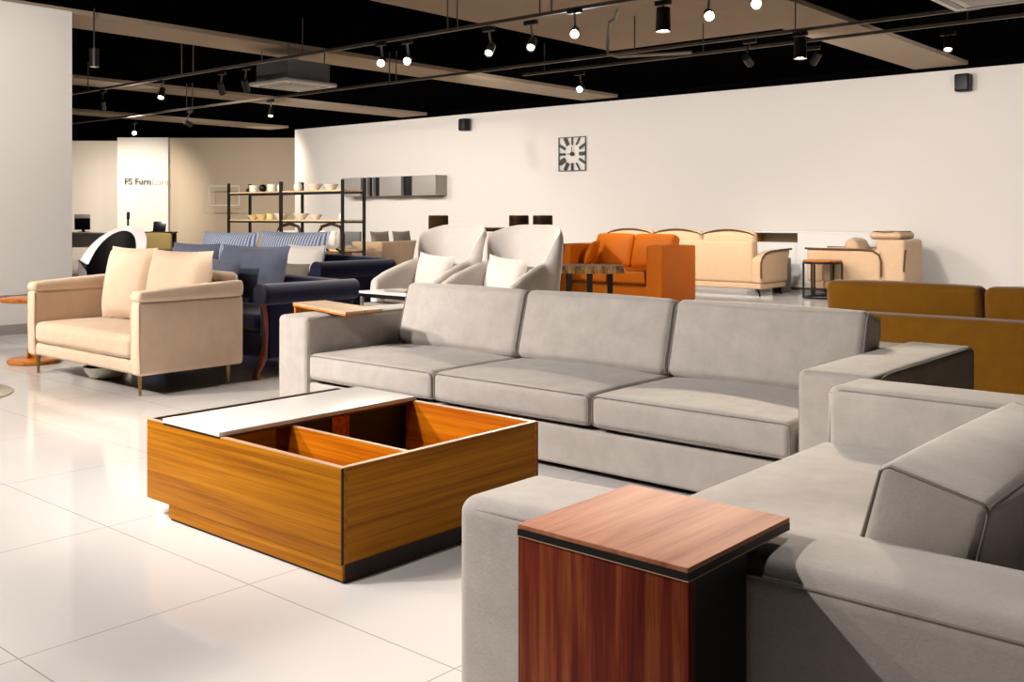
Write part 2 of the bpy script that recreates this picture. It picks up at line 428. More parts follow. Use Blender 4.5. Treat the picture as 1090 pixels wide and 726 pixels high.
# ------------------------------------------------------------------ walnut arm table (C shaped)
def arm_table():
    x0, x1, y0, y1 = -1.243, -.873, 1.446, 1.82
    t = thing('arm_table', 'walnut C-shaped arm table standing over the near arm of the grey love seat', 'side table', (x0, y0, 0))
    w, d = x1-x0, y1-y0
    tp = MB().box(0, w, 0, d, .711, .72, .0015).build('tabletop', 'walnut_sheen', t)
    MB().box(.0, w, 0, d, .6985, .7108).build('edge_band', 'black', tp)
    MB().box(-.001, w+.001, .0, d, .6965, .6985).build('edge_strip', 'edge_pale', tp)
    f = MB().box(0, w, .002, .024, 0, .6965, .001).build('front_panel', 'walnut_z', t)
    tag(MB().box(.003, w-.003, .024, .205, 0, .6955).build('carcass', 'black', t), 'black box standing in for shade behind the front panel')  # black box put in for the deep shade under the tabletop
    return t
arm_table()

# ------------------------------------------------------------------ low coffee table with open storage
def coffee_table():
    x0, x1, y0, y1 = -4.112, -2.786, 2.296, 3.377
    t = thing('coffee_table', 'low amber wood coffee table with open storage wells and a white sliding top', 'coffee table', (x0, y0, 0))
    w, d = x1-x0, y1-y0; zb, zt, p = .069, .412, .024
    def panel(name, mat, a, edge=True):
        o = MB().box(*a, .001).build(name, mat, t)
        return o
    f = panel('front_panel', 'amber_x', (0, w, 0, p, zb, zt-.003))
    MB().box(.001, w-.001, .001, p-.001, zt-.003, zt).build('edge_strip', 'edge_pale', f)
    r = panel('side_panel', 'amber_y', (w-p, w, p, d-p, zb, zt-.003))
    MB().box(w-p+.001, w-.001, p, d-p, zt-.003, zt).build('edge_strip', 'edge_pale', r)
    l = panel('side_panel', 'amber_y', (0, p, p, d-p, zb, zt-.003))
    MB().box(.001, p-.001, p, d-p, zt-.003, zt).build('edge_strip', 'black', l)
    b = panel('back_panel', 'amber_in', (0, w, d-p, d, zb, zt-.003))
    MB().box(.001, w-.001, d-p+.001, d-.001, zt-.003, zt).build('edge_strip', 'edge_pale', b)
    for xx in (w-.0005,):
        MB().box(xx-.006, xx+.001, -.0012, .006, zb, zt-.003).build('corner_edge', 'black', f)
        MB().box(xx-.006, xx+.001, d-.006, d+.0012, zb, zt-.003).build('corner_edge', 'black', b)
    MB().box(p, w-p, p, d-p, zb, zb+.018).build('bottom_panel', 'amber_in', t)
    dv = MB().box(.45, w-p, .352, .372, zb+.018, .399).build('divider', 'amber_in', t)
    MB().box(.45, w-p, .353, .371, .399, .402).build('edge_strip', 'edge_pale', dv)
    dy = tag(MB().box(.50, .52, .372, d-p, zb+.018, .395).build('divider', 'black', t), 'black board standing in for shade inside the well')  # board coloured black for the shade under the sliding top
    MB().box(.52, .526, .60, .70, zb+.018, .395).build('lit_strip', 'amber_in', dy)  # orange strip put in where light falls between the shaded parts
    s = MB().box(.135, .565, -.004, d+.0, zt+.001, zt+.019, .002).build('sliding_top', 'white_gloss', t)
    MB().box(.135, .565, .0, d, zt-.008, zt+.001).build('top_underside', 'darkwood', s)
    pl = MB().box(.172, w-.004, .014, d-.02, 0, zb).build('plinth', 'plinth', t)
    MB().box(.172, w-.004, .004, .014, .012, zb).build('plinth_face', 'amber_x', pl)
    return t
coffee_table()

# ------------------------------------------------------------------ arm table on the long sofa's left arm
def arm_table_far():
    ox, oy = -5.4, 4.35
    t = thing('arm_table', 'pale oak arm table laid across the left arm of the long grey sofa', 'side table', (ox, oy, 0))
    P = [(-5.83, 4.36), (-4.985, 4.135), (-4.98, 4.44), (-5.80, 4.62)]
    Q = [(a-ox, b-oy) for a, b in P]
    tp = MB().prism(Q, .678, .692).build('tabletop', 'pale_wood', t, smooth=False)
    MB().prism([(a*.998, b*.998) for a, b in Q], .666, .678).build('edge_band', 'oak', tp, smooth=False)
    MB().prism([(-.43, .02), (-.40, .01), (-.37, .255), (-.40, .26)], 0, .666).build('leg_panel', 'oak', t, smooth=False)
    return t
arm_table_far()

# ------------------------------------------------------------------ beige love seat at left
def beige_sofa():
    x0, x1, y0, y1 = -8.555, -6.752, 3.705, 4.585
    ox, oy = (x0+x1)/2, (y0+y1)/2
    t = thing('love_seat', 'beige two-seat sofa on slim brass legs beside the white pillar', 'sofa', (ox, oy, 0))
    X = lambda x: x-ox
    Y = lambda y: y-oy
    MB().rbox(X(x0+.05), X(x1-.05), Y(y0+.015), Y(y1-.02), .15, .255, .03, 3, 4, puff=(0, .004, 0)).build('base_rail', 'beige', t)
    aw = .125
    for s, a, b in ((-1, x0, x0+aw), (1, x1-aw, x1)):
        o = MB().rbox(X(a), X(b), Y(y0), Y(y1), .148, .685, .03, 3, 4, puff=(.004, .004, .0)).build('arm', 'beige', t)
        def slope(p, u): return (p.x, p.y, p.z+.05*(u[1]+1)/2*(u[2]+1)/2)
        MB().rbox(X(a)-.012 if s < 0 else X(a)-.008, X(b)+.008 if s < 0 else X(b)+.012, Y(y0)-.006, Y(y1)+.002, .676, .752, .034, 4, 6, puff=(0, .0, .006), fn=slope).build('arm_pad', 'beige', o)
        for xx in (X(a)+.006, X(b)-.006):
            MB().tube([(xx, Y(y0)+.012, .165), (xx, Y(y0)+.004, .4), (xx, Y(y0)+.006, .67)], .006, 6).build('piping', 'beige', o)
    MB().rbox(X(x0+aw+.004), X(x1-aw-.004), Y(y0-.005), Y(y0+.62), .26, .43, .05, 4, 10, puff=(0, .012, .035)).build('seat_cushion', 'beige', t)
    def lean(p, u): return (p.x, p.y+.05*(u[2]+1)/2, p.z)
    MB().rbox(X(x0+.08), X(x1-.08), Y(y1-.22), Y(y1-.02), .15, .86, .06, 4, 6, puff=(0, .01, .01), fn=lean).build('backrest', 'beige', t)
    for px, w, h, ang in ((-7.92, .70, .61, 2), (-7.17, .76, .60, 5)):
        m = T(X(px), Y(4.22), .44) @ RZ(R(ang)) @ RX(R(-9))
        c = MB().at(m).pillow(w, h, .24, pinch=.05, seed=px).build('back_cushion', 'beige', t)
    for x in (x0+.09, x1-.07):
        for y in (y0+.05, y1-.1):
            l = MB().cyl((X(x), Y(y), 0), (X(x), Y(y), .145), .009, .019, 12).build('leg', 'brass', t)
    return t
beige_sofa()

# ------------------------------------------------------------------ round pedestal table, floor disc, bowl
def pedestal_table(loc, label):
    t = thing('pedestal_table', label, 'side table', loc)
    MB().lathe([(0, .545), (.26, .545), (.275, .555), (.275, .572), (.265, .58), (0, .58)], 40).build('tabletop', 'oak', t)
    MB().lathe([(.03, .03), (.028, .3), (.035, .545)], 20).build('stem', 'oak', t)
    MB().lathe([(0, 0), (.21, 0), (.22, .01), (.22, .03), (.2, .042), (0, .045)], 40).build('base', 'oak', t)
    MB().box(-.06, .06, -.012, .012, .04, .12, .004).build('brace', 'oak', t)
    MB().box(-.012, .012, -.06, .06, .04, .12, .004).build('brace', 'oak', t)
    return t
pedestal_table((-9.08, 3.99, 0), 'honey oak round pedestal table half hidden behind the beige sofa arm')
pedestal_table((-10.02, 3.72, 0), 'honey oak round pedestal table at the far left edge by the pillar')
tag(MB().lathe([(0, 0), (.55, 0), (.555, .004), (.545, .012), (0, .012)], 56).build('round_disc', 'floor_disc', loc=(-7.95, 2.74, 0)), 'pale grey round disc on the tiles in front of the beige sofa', 'mat')  # thin pale grey disc lying on the tiles
b = MB().lathe([(.08, 0), (.12, .005), (.155, .05), (.17, .09), (.16, .09), (.14, .05), (.06, .02), (0, .02)], 36).build('shallow_bowl', 'ceramic', loc=(-7.85, 4.02, 0))
tag(b, 'white shallow bowl with a brown filling on the floor under the beige sofa', 'bowl')
MB().lathe([(0, .075), (.08, .072), (.157, .06)], 30).build('filling', 'darkwood', b)

# ------------------------------------------------------------------ navy rolled-arm sofas with scatter cushions
def rolled_sofa(loc, w, d, label, wood_legs=True, back_h=.74, rz=.665):
    t = thing('rolled_arm_sofa', label, 'sofa', loc)      # local: x across, front at y=0, depth along +y
    MB().rbox(-w/2+.1, w/2-.1, .06, d-.05, .14, .36, .04, 3, 4).build('base', 'navy', t)
    MB().rbox(-w/2+.14, w/2-.14, .02, d*.7, .36, .50, .06, 4, 6, puff=(0, .01, .025)).build('seat_cushion', 'navy', t)
    def lean(p, u): return (p.x, p.y+.08*(u[2]+1)/2, p.z)
    MB().rbox(-w/2+.08, w/2-.08, d-.26, d-.06, .2, back_h, .07, 4, 6, puff=(0, .01, .02), fn=lean).build('backrest', 'navy', t)
    for s in (-1, 1):
        a = MB().rbox(s*(w/2-.11)-.06, s*(w/2-.11)+.06, .06, d-.02, .14, rz-.02, .03, 3, 4).build('arm', 'navy', t)
        MB().cyl((s*(w/2-.075), .0, rz), (s*(w/2-.075), d-.0, rz), .088, .088, 28).build('arm_roll', 'navy', a)
        MB().lathe([(0, 0), (.07, .0), (.09, .008), (.092, .02)], 28).build('roll_face', 'navy', a)
        f = a.children[-1]; f.matrix_local = T(s*(w/2-.075), .008, rz) @ RX(R(90)) @ Matrix.Scale(-1, 4, (0, 0, 1))
        if wood_legs:
            x = s*(w/2-.02)
            MB().tube([(x-.0, .0, .60), (x+.012*s, .01, .50), (x, .02, .35), (x-.012*s, .02, .24), (x-.004*s, .0, .17), (x+.0, -.03, .10), (x-.012*s, -.055, .05), (x+.0, -.075, .0)],
                      [.018, .019, .021, .024, .032, .028, .026, .034], 10).build('front_leg', 'cherry', a)
        MB().cyl((s*(w/2-.1), d-.1, 0), (s*(w/2-.1), d-.1, .15), .02, .028, 10).build('rear_leg', 'cherry', t)
    return t
rolled_sofa((-7.92, 4.80, 0), 2.28, .98, 'navy rolled-arm sofa with carved cherry legs just behind the beige sofa')
rolled_sofa((-9.52, 6.25, 0), 3.2, 1.0, 'navy rolled-arm sofa in the second row, in front of the black shelf rack', False, .86, .76)
def scatter(name, label, mat, px, py, pz, w, h, t, tilt=12, rz=0, roll=0, group=None, pinch=.06):
    o = MB().pillow(w, h, t, pinch=pinch, seed=px).build(name, mat)
    o.matrix_world = T(px, py, pz) @ RZ(R(rz)) @ RY(R(roll)) @ RX(R(-tilt))
    return tag(o, label, 'cushion', group)
G1 = 'scatter cushions on the navy sofas'
scatter('scatter_cushion', 'large dark blue-grey cushion propped beside the white cushion on the navy sofa', 'bluegrey', -7.65, 5.2, .565, 1.02, .49, .24, 14, 0, 0, G1)
scatter('scatter_cushion', 'small blue-grey lumbar cushion lying before the large dark cushion', 'bluegrey', -7.66, 4.93, .575, .5, .36, .14, 12, 0, 0, G1)
scatter('scatter_cushion', 'blue-grey cushion above the right-hand pillow of the beige sofa', 'bluegrey', -8.58, 5.2, .565, .8, .49, .2, 12, 0, 0, G1)
scatter('scatter_cushion', 'blue striped cushion, right one of the two tall striped ones', 'stripe', -9.12, 6.72, .53, 1.24, .62, .24, 12, 0, 0, G1)
scatter('scatter_cushion', 'blue striped cushion, left one of the two tall striped ones', 'stripe', -10.34, 6.72, .53, 1.14, .6, .24, 12, 0, 0, G1)
scatter('scatter_cushion', 'square white cushion beside the arm of the second navy sofa', 'pillow_white', -8.46, 6.42, .53, .6, .48, .18, 10, 0, 0, G1)
scatter('scatter_cushion', 'small taupe-grey cushion in front of the white cushion', 'taupe', -8.34, 6.2, .53, .52, .3, .13, 10, 0, 0, G1)

# ------------------------------------------------------------------ white glass-topped table behind
def tea_table():
    t = thing('tea_table', 'narrow white glass-topped table behind the long grey sofa, before the left ivory armchair', 'side table', (-6.02, 5.5, 0))
    MB().box(-.29, .3, -.13, .13, .675, .695, .003).build('tabletop', 'white_gloss', t)
    MB().box(-.28, .29, -.12, .12, .645, .675).build('apron', 'screen', t)
    MB().box(-.26, .27, -.11, .11, .56, .60, .003).build('shelf', 'grey_lacquer', t)
    for x in (-.27, .27):
        for y in (-.11, .11):
            MB().box(x-.012, x+.012, y-.012, y+.012, 0, .65).build('leg', 'steel', t)
    return t
tea_table()
tag(MB().box(-.12, .12, -.08, .08, 0, .018, .003).build('tray', 'grey_lacquer', loc=(-5.96, 5.52, .696)), 'flat grey tray on the narrow white table behind the grey sofa', 'tray')

# ------------------------------------------------------------------ ivory wing chairs
def wing_shell():
    hw, fy, by, cr, th = .315, -.36, .3, .2, .085
    path = []
    for i in range(13): path.append((-hw, fy+(by-cr-fy)*i/12, (-1, 0)))
    for i in range(1, 16):
        a = PI-PI/2*i/16; path.append((-hw+cr+cr*math.cos(a), by-cr+cr*math.sin(a), (math.cos(a), math.sin(a))))
    for i in range(0, 9): path.append((-hw+cr+(2*hw-2*cr)*i/8, by, (0, 1)))
    path += [(-x, y, (-n[0], n[1])) for x, y, n in path[:28][::-1]]
    mb = MB(); K = 0; vs = []; fs = []
    def sm(a, b, v):
        v = max(0, min(1, (v-a)/(b-a))); return v*v*(3-2*v)
    for x, y, n in path:
        k = sm(.10, .185, y)                      # 0 on the arms, 1 at the back
        arm = .82+.12*sm(fy, .14, y)
        top = arm+(1.245-arm)*k - .15*(1-math.sqrt(1-min(1, max(0, (abs(x)-.12)/.195))**2*.96))*k
        front = sm(fy+.0, fy+.16, y)
        top -= .04*(1-front)
        out = .035*(1-k)*sm(.1, -.3, y)          # arms flare outward at the tips
        ring = []
        prof = [(-.5, .28), (-.5, .5), (-.5, .75), (-.5, .9), (-.35, .965), (0, 1.0), (.35, .965), (.5, .9), (.5, .75), (.5, .5), (.45, .28)]
        for o, zz in prof:
            z = .22+(top-.22)*((zz-.28)/.72) if zz > .28 else .22
            lean = (.10*k*((z-.3)/.95)) if z > .3 else 0
            ww = th*(1+.25*(1-k)*sm(.6, 1, zz))
            off = -o*ww + out*sm(.3, 1, zz) + lean
            ring.append((x+n[0]*off, y+n[1]*off, z))
        vs += ring
    K = len(prof); L = len(path)
    for i in range(L-1):
        for j in range(K-1): fs.append((i*K+j, (i+1)*K+j, (i+1)*K+j+1, i*K+j+1))
        fs.append((i*K+K-1, (i+1)*K+K-1, (i+1)*K, i*K))
    fs.append(tuple(range(K))); fs.append(tuple(range((L-1)*K, L*K))[::-1])
    mb.add(vs, fs); return mb
def wing_chair(label):
    t = thing('wing_armchair', label, 'armchair', (0, 0, 0), 0, 'ivory wing armchairs')
    sh = wing_shell().build('shell', 'white_fab', t)
    sd = sh.modifiers.new('sub', 'SUBSURF'); sd.levels = 1; sd.render_levels = 1
    MB().rbox(-.27, .27, -.38, .24, .3, .56, .06, 4, 6, puff=(0, .01, .03)).build('seat_cushion', 'white_fab', t)
    MB().rbox(-.3, .3, -.33, .27, .16, .3, .04, 3, 4).build('base', 'white_fab', t)
    for x in (-.25, .25):
        for y in (-.28, .24):
            MB().cyl((x*1.1, y*1.1, 0), (x, y, .18), .012, .02, 10).build('leg', 'darkwood', t)
    return t
wc = wing_chair('ivory wing armchair, right one of the pair, nearest the orange sofa')
wc2 = copy_tree(wc); wc2['label'] = 'ivory wing armchair, left one of the pair, nearest the navy sofas'
wc.location = (-5.32, 6.03, 0); wc2.location = (-6.14, 6.03, 0)
G2 = 'lumbar cushions in the ivory armchairs'
scatter('lumbar_cushion', 'small white cushion in the right ivory armchair', 'pillow_white', -5.42, 6.08, .585, .44, .4, .16, 14, 0, 4, G2, .1)
scatter('lumbar_cushion', 'small white cushion in the left ivory armchair', 'pillow_white', -6.24, 6.08, .585, .44, .4, .16, 14, 0, 4, G2, .1)

# ------------------------------------------------------------------ orange leather sofa
def orange_sofa():
    x0, x1, y0, y1 = -9.66, -7.745, 12.14, 13.12
    ox, oy = (x0+x1)/2, y0
    t = thing('leather_sofa', 'orange leather two-seat sofa with broad box arms', 'sofa', (ox, oy, 0))
    X = lambda x: x-ox
    d = y1-y0
    MB().rbox(X(x0+.05), X(x1-.05), .06, d-.05, .08, .30, .03, 3, 4).build('base', 'orange', t)
    for a, b in ((x0, x0+.28), (x1-.28, x1)):
        MB().rbox(X(a), X(b), 0, d-.06, .06, .872, .03, 3, 4, puff=(.004, .008, .008)).build('arm', 'orange', t)
    MB().rbox(X(x0+.2), X(x1-.2), d-.2, d-.02, .1, .86, .04, 3, 4).build('back_frame', 'orange', t)
    mid = -8.70
    for a, b in ((x0+.285, mid), (mid, x1-.285)):
        c = MB().rbox(X(a)+.003, X(b)-.003, .0, .66, .315, .52, .045, 4, 6, puff=(.0, .012, .03)).build('seat_cushion', 'orange', t)
        MB().tube(rect_path(X(a)+.012, X(b)-.012, .325, .51, .006, .03), .005, 6, True).build('piping', 'orange_pipe', c)
    for a, b in ((-9.42, -8.72), (-8.715, -7.99)):
        w = b-a; m = T(X((a+b)/2), .58, .53) @ RX(R(-16))
        MB().at(m).rbox(-w/2, w/2, 0, .2, 0, .53, .06, 4, 8, puff=(.0, .04, .012)).build('back_cushion', 'orange', t)
    for x in (x0+.1, x1-.1):
        for y in (.1, d-.12):
            MB().box(X(x)-.03, X(x)+.03, y-.03, y+.03, 0, .08).build('foot', 'black', t)
    return t
orange_sofa()
o = MB().pillow(.44, .4, .16, seed=3).build('leather_cushion', 'orange')
o.matrix_world = T(-9.28, 12.42, .56) @ RZ(R(-62)) @ RX(R(-24))
tag(o, 'orange leather cushion leaning on the left arm of the orange sofa', 'cushion')

# ------------------------------------------------------------------ live edge table
def slab_table():
    c = Vector((-7.42, 9.85)); t = thing('slab_table', 'live-edge wood slab table with flat black legs before the orange sofa', 'table', (c.x, c.y, 0))
    P = []
    n = 46
    for i in range(n):
        a = 2*PI*i/n
        sx = .50*abs(math.cos(a))**.5*(1 if math.cos(a) > 0 else -1); sy = .30*abs(math.sin(a))**.5*(1 if math.sin(a) > 0 else -1)
        k = 1+.05*noise.noise((math.cos(a)*2.3, math.sin(a)*2.3, 4))
        P.append((sx*k, sy*k))
    Q = [(x*1.02, y*1.03) for x, y in P]
    tp = MB().prism([tuple(RZ(R(38)) @ Vector((x, y, 0)))[:2] for x, y in P], .655, .705).build('tabletop', 'liveedge', t, smooth=False)
    MB().prism([tuple(RZ(R(38)) @ Vector((x, y, 0)))[:2] for x, y in Q], .615, .656).build('bark_edge', 'liveedge', tp, smooth=False)
    for x, y in ((-.40, -.16), (-.17, -.2), (.08, -.2), (.34, .18)):
        MB().at(RZ(R(38))).box(x-.035, x+.035, y-.012, y+.012, 0, .616).build('leg', 'black_metal', t)
    return t
slab_table()

# ------------------------------------------------------------------ cream sofa seen from behind, cream armchair
def cream_sofa():
    x1, y0 = -7.6, 14.82; w = 3.3
    t = thing('cream_sofa', 'cream piped sofa turned away, behind the orange sofa', 'sofa', (x1-w/2, y0, 0))
    h = w/2
    MB().rbox(-h+.02, h-.02, .02, .92, .12, .22, .025, 3, 4).build('base_rail', 'cream', t)
    b = MB().rbox(-h+.0, h-.16, 0, .2, .215, .90, .05, 4, 6, puff=(0, .012, .01)).build('backrest', 'cream', t)
    MB().rbox(-h+.2, h-.2, .2, .9, .22, .48, .05, 3, 4).build('seat_cushion', 'cream', t)
    for i in range(3):
        a = -h+.18+i*(w-.36)/3; e = a+(w-.36)/3-.012
        c = MB().rbox(a, e, .13, .3, .62, 1.04, .07, 4, 8, puff=(0, .03, .05)).build('back_cushion', 'cream', t)
        pts = [(a+.01+(e-a-.02)*k/10, .135, .99+.085*math.sin(PI*k/10)**.7) for k in range(11)]
        MB().tube(pts, .011, 6).build('piping', 'cream_pipe', c)
    for s in (-1, 1):
        def flare(p, u): return (p.x+s*.05*max(0, u[2])*(u[1]+1)/2, p.y, p.z-.14*(u[2]+1)/2*max(0, (.0-u[1]))**2)
        o = MB().rbox(s*(h-.09)-.09, s*(h-.09)+.09, .0, .95, .215, .74, .04, 3, 8, puff=(.01, 0, 0), fn=flare).build('arm', 'cream', t)
        xx = s*(h+.005)
        MB().tube([(xx, -.004, .30), (xx, -.012, .42), (xx, -.012, .54), (xx, .04, .63), (xx, .14, .69), (xx+s*.012, .32, .725), (xx+s*.03, .62, .742), (xx+s*.055, .96, .752)], .016, 8).build('piping', 'cream_pipe', o)
        for y in (.08, .84):
            MB().cyl((s*(h-.06), y, 0), (s*(h-.1), y, .13), .012, .022, 10).build('leg', 'black', t)
    return t
cream_sofa()
def cream_armchair():
    x0, y0 = -7.22, 15.655
    t = thing('cream_armchair', 'cream piped armchair facing left beside the small round black-framed table', 'armchair', (x0, y0, 0))
    MB().rbox(.02, 1.5, .02, .84, .12, .24, .025, 3, 4).build('base_rail', 'cream', t)
    MB().rbox(.02, 1.1, .1, .76, .24, .5, .05, 3, 4, puff=(.01, 0, .02)).build('seat_cushion', 'cream', t)
    MB().rbox(1.13, 1.58, .03, .83, .24, .93, .05, 4, 6, puff=(.012, .004, .0)).build('backrest', 'cream', t)
    for y in (0, .72):
        a = MB().rbox(.0, 1.22, y, y+.14, .235, .77, .045, 4, 6, puff=(0, .012, .008)).build('arm', 'cream', t)
        yy = y-.012 if y == 0 else y+.152
        MB().tube([(-.02, yy, .772), (.3, yy, .768), (.9, yy, .768), (1.1, yy, .755), (1.2, yy, .69), (1.235, yy, .58), (1.235, yy, .35)], .016, 8).build('piping', 'cream_pipe', a)
    m = T(.92, .43, .5) @ RZ(R(90)) @ RX(R(-24))
    c = MB().at(m).rbox(-.28, .28, 0, .2, 0, .5, .08, 4, 6, puff=(0, .03, .03)).build('back_cushion', 'cream', t)
    m2 = T(1.12, .43, .935)
    p = MB().at(m2).rbox(-.12, .36, -.34, .34, 0, .115, .055, 4, 6, puff=(.02, .02, .02)).build('head_cushion', 'cream', t)
    MB().at(m2).tube([(.0+.17*math.cos(R(a))*1.6-.0+.12, .35*math.sin(R(a)), .118) for a in range(0, 360, 15)], .008, 6, True).build('piping', 'cream_pipe', p)
    MB().tube([(1.6, .02, .78), (1.585, .01, .6), (1.575, .01, .44)], .016, 8).build('piping', 'cream_pipe', t)
    for x in (.08, 1.45):
        for y in (.08, .76):
            MB().cyl((x, y, 0), (x, y, .13), .014, .022, 10).build('leg', 'black', t)
    return t
cream_armchair()
def drum_table():
    t = thing('drum_table', 'small round side table with wooden top and black cage frame', 'side table', (-6.79, 15.31, 0))
    MB().lathe([(0, .575), (.29, .575), (.30, .58), (.30, .60), (.29, .605), (0, .605)], 36).build('tabletop', 'oak', t)
    MB().lathe([(.285, .545), (.305, .545), (.305, .575), (.285, .575), (.285, .545)], 36).build('top_ring', 'black_metal', t)
    MB().lathe([(.27, 0), (.31, 0), (.31, .03), (.27, .03), (.27, 0)], 36).build('base_ring', 'black_metal', t)
    for a in (20, 80, 140, 200, 260, 320):
        x, y = .292*math.cos(R(a)), .292*math.sin(R(a))
        MB().box(x-.013, x+.013, y-.013, y+.013, .02, .56).build('bar', 'black_metal', t)
    return t
drum_table()

# ------------------------------------------------------------------ white sideboard, grey pouf
def sideboard():
    t = thing('sideboard', 'long white sideboard with an open niche against the back wall', 'sideboard', (-8.76, 16.56, 0))
    w = 2.7
    MB().box(0, w, .0, .43, 1.0, 1.03, .003).build('top', 'white_gloss', t)
    MB().box(0, .09, .0, .43, .06, 1.0).build('side_panel', 'white_gloss', t)
    MB().box(.96, w, .0, .43, .06, 1.0).build('carcass', 'white_gloss', t)
    MB().box(.09, .96, .0, .43, .06, .835).build('drawer_block', 'white_gloss', t)
    tag(MB().box(.09, .96, .36, .43, .835, 1.0).build('niche_back', 'tan', t), 'tan back board of the niche')
    tag(MB().box(.09, .11, .05, .36, .835, 1.0).build('niche_lining', 'oak', t), 'oak side of the niche')
    for i in range(3): MB().box(.13+.86*i, .13+.86*i+.8, -.012, 0, .12, .8, .003).build('door', 'white_gloss', t)
    MB().box(.1, w-.1, .06, .4, 0, .06).build('plinth', 'grey_lacquer', t)
    return t
sideboard()
tag(MB().rbox(-.1, .1, -.16, .16, 0, .58, .02, 2, 3).build('stool', 'taupe', loc=(-7.92, 16.2, 0)), 'narrow grey upholstered stool between the cream sofa and the round table', 'stool')

# ------------------------------------------------------------------ mustard sofa
def mustard_sofa():
    x0, y0 = -3.12, 6.6; w = 3.4
    t = thing('mustard_sofa', 'mustard yellow sofa turned away behind the long grey sofa', 'sofa', (x0+w/2, y0, 0))
    h = w/2
    b = MB().rbox(-h, h, 0, .22, .05, .652, .045, 4, 8, puff=(0, .006, .006)).build('back_frame', 'mustard', t)
    MB().rbox(-h+.02, h-.02, .15, 1.0, .05, .3, .03, 3, 4).build('base', 'mustard', t)
    for i, (a, e) in enumerate(((-3.02, -1.985), (-1.965, -.93), (-.92, .1))):
        a -= x0+w/2; e -= x0+w/2
        def lean(p, u): return (p.x, p.y-.06*(u[2]+1)/2, p.z)
        MB().rbox(a, e, .3, .5, .44, .845, .05, 4, 8, puff=(.01, .03, .012), fn=lean).build('back_cushion', 'mustard', t)
        MB().rbox(a, e, .3, 1.02, .3, .46, .05, 3, 6, puff=(0, .01, .02)).build('seat_cushion', 'mustard', t)
    for s in (-1, 1):
        MB().rbox(s*(h-.12)-.12, s*(h-.12)+.12, .15, 1.0, .05, .62, .04, 3, 4).build('arm', 'mustard', t)
        for y in (.08, .92): MB().cyl((s*(h-.12), y, 0), (s*(h-.12), y, .06), .025).build('foot', 'black', t)
    return t
mustard_sofa()

# ------------------------------------------------------------------ black rack with ceramics
def rack():
    t = thing('shelf_rack', 'tall black metal rack with pale wooden shelves and small ceramics', 'shelf rack', (-15.85, 11.85, 0))
    xs = (-1.76, -.03, 1.78)
    for k, x in enumerate(xs):
        for y in (-.25, .25):
            r = .032 if (k, y) == (1, -.25) else .022
            MB().box(x-r, x+r, y-.022, y+.022, 0, 1.95).build('post', 'black_metal', t)
    for z in (1.74, 1.2, .66, .14):
        tag(MB().box(-1.74, 1.76, -.24, .24, z, z+.03).build('shelf', 'pale_wood', t), 'pale wooden shelf')
        for y in (-.255, .245): MB().box(-1.76, 1.78, y-.006, y+.016, z-.03, z+.004).build('rail', 'black_metal', t)
    return t
rack()
def pot(kind, x, y, z, s, mat, label):
    prof = {'cup': [(0, 0), (.8, 0), (.95, .2), (1, 1.6), (.88, 1.6), (.8, .25), (0, .2)],
            'jar': [(0, 0), (.7, 0), (1, .5), (1, 1.4), (.6, 1.9), (.6, 2.2), (.5, 2.2), (.5, 1.8), (0, 1.7)],
            'bowl': [(0, 0), (.4, 0), (.5, .1), (1, .75), (.94, .75), (.45, .2), (0, .16)],
            'ball': [(0, 0), (.5, .08), (.95, .6), (1, 1), (.95, 1.4), (.5, 1.92), (0, 2)]}[kind]
    n = {'cup': 'cup', 'jar': 'ceramic_jar', 'bowl': 'ceramic_bowl', 'ball': 'round_vase'}[kind]
    o = MB().lathe([(r*s, h*s) for r, h in prof], 20).build(n, mat, loc=(x, y, z))
    tag(o, label, {'cup': 'cup', 'jar': 'jar', 'bowl': 'bowl', 'ball': 'vase'}[kind], 'ceramics on the rack')
zt, zl = 1.771, 1.231
for a in (('cup', -17.05, zt, .085, 'ceramic', 'white cup on the top shelf, left of the dark round vase'),
          ('ball', -16.74, zt, .075, 'black', 'small dark round vase on the top shelf of the rack'),
          ('cup', -16.45, zt, .09, 'ceramic_g', 'pale cup on the top shelf, just right of the dark vase'),
          ('jar', -16.15, zt, .075, 'ceramic', 'white jar on the top shelf beside the thick middle post'),
          ('jar', -15.62, zt, .08, 'ceramic_g', 'celadon jar on the top shelf just right of the middle post'),
          ('bowl', -15.2, zt, .17, 'ceramic', 'wide white bowl on the top shelf near the dark knob'),
          ('bowl', -14.7, zt, .15, 'ceramic', 'white bowl on the top shelf next to the right end post'),
          ('ball', -17.25, zt, .04, 'darkwood', 'tiny brown knob vase at the left end of the top shelf'),
          ('bowl', -17.15, zl, .12, 'ceramic_y', 'yellowish bowl at the left end of the lower shelf'),
          ('bowl', -16.85, zl, .14, 'ceramic_y', 'larger cream-yellow bowl second on the lower shelf'),
          ('cup', -16.5, zl, .07, 'ceramic_y', 'cream cup on the lower shelf, left of the pale wide bowls'),
          ('bowl', -16.2, zl, .16, 'ceramic', 'wide pale bowl on the lower shelf left of the thick post'),
          ('bowl', -15.6, zl, .16, 'ceramic', 'wide pale bowl on the lower shelf right of the thick post'),
          ('bowl', -15.15, zl, .13, 'ceramic', 'pale bowl on the lower shelf, third from the right end'),
          ('jar', -14.35, zl, .05, 'ceramic', 'small white jar alone at the right end of the lower shelf')):
    pot(a[0], a[1], 11.8 if a[3] < .12 else 11.85, a[2], a[3], a[4], a[5])

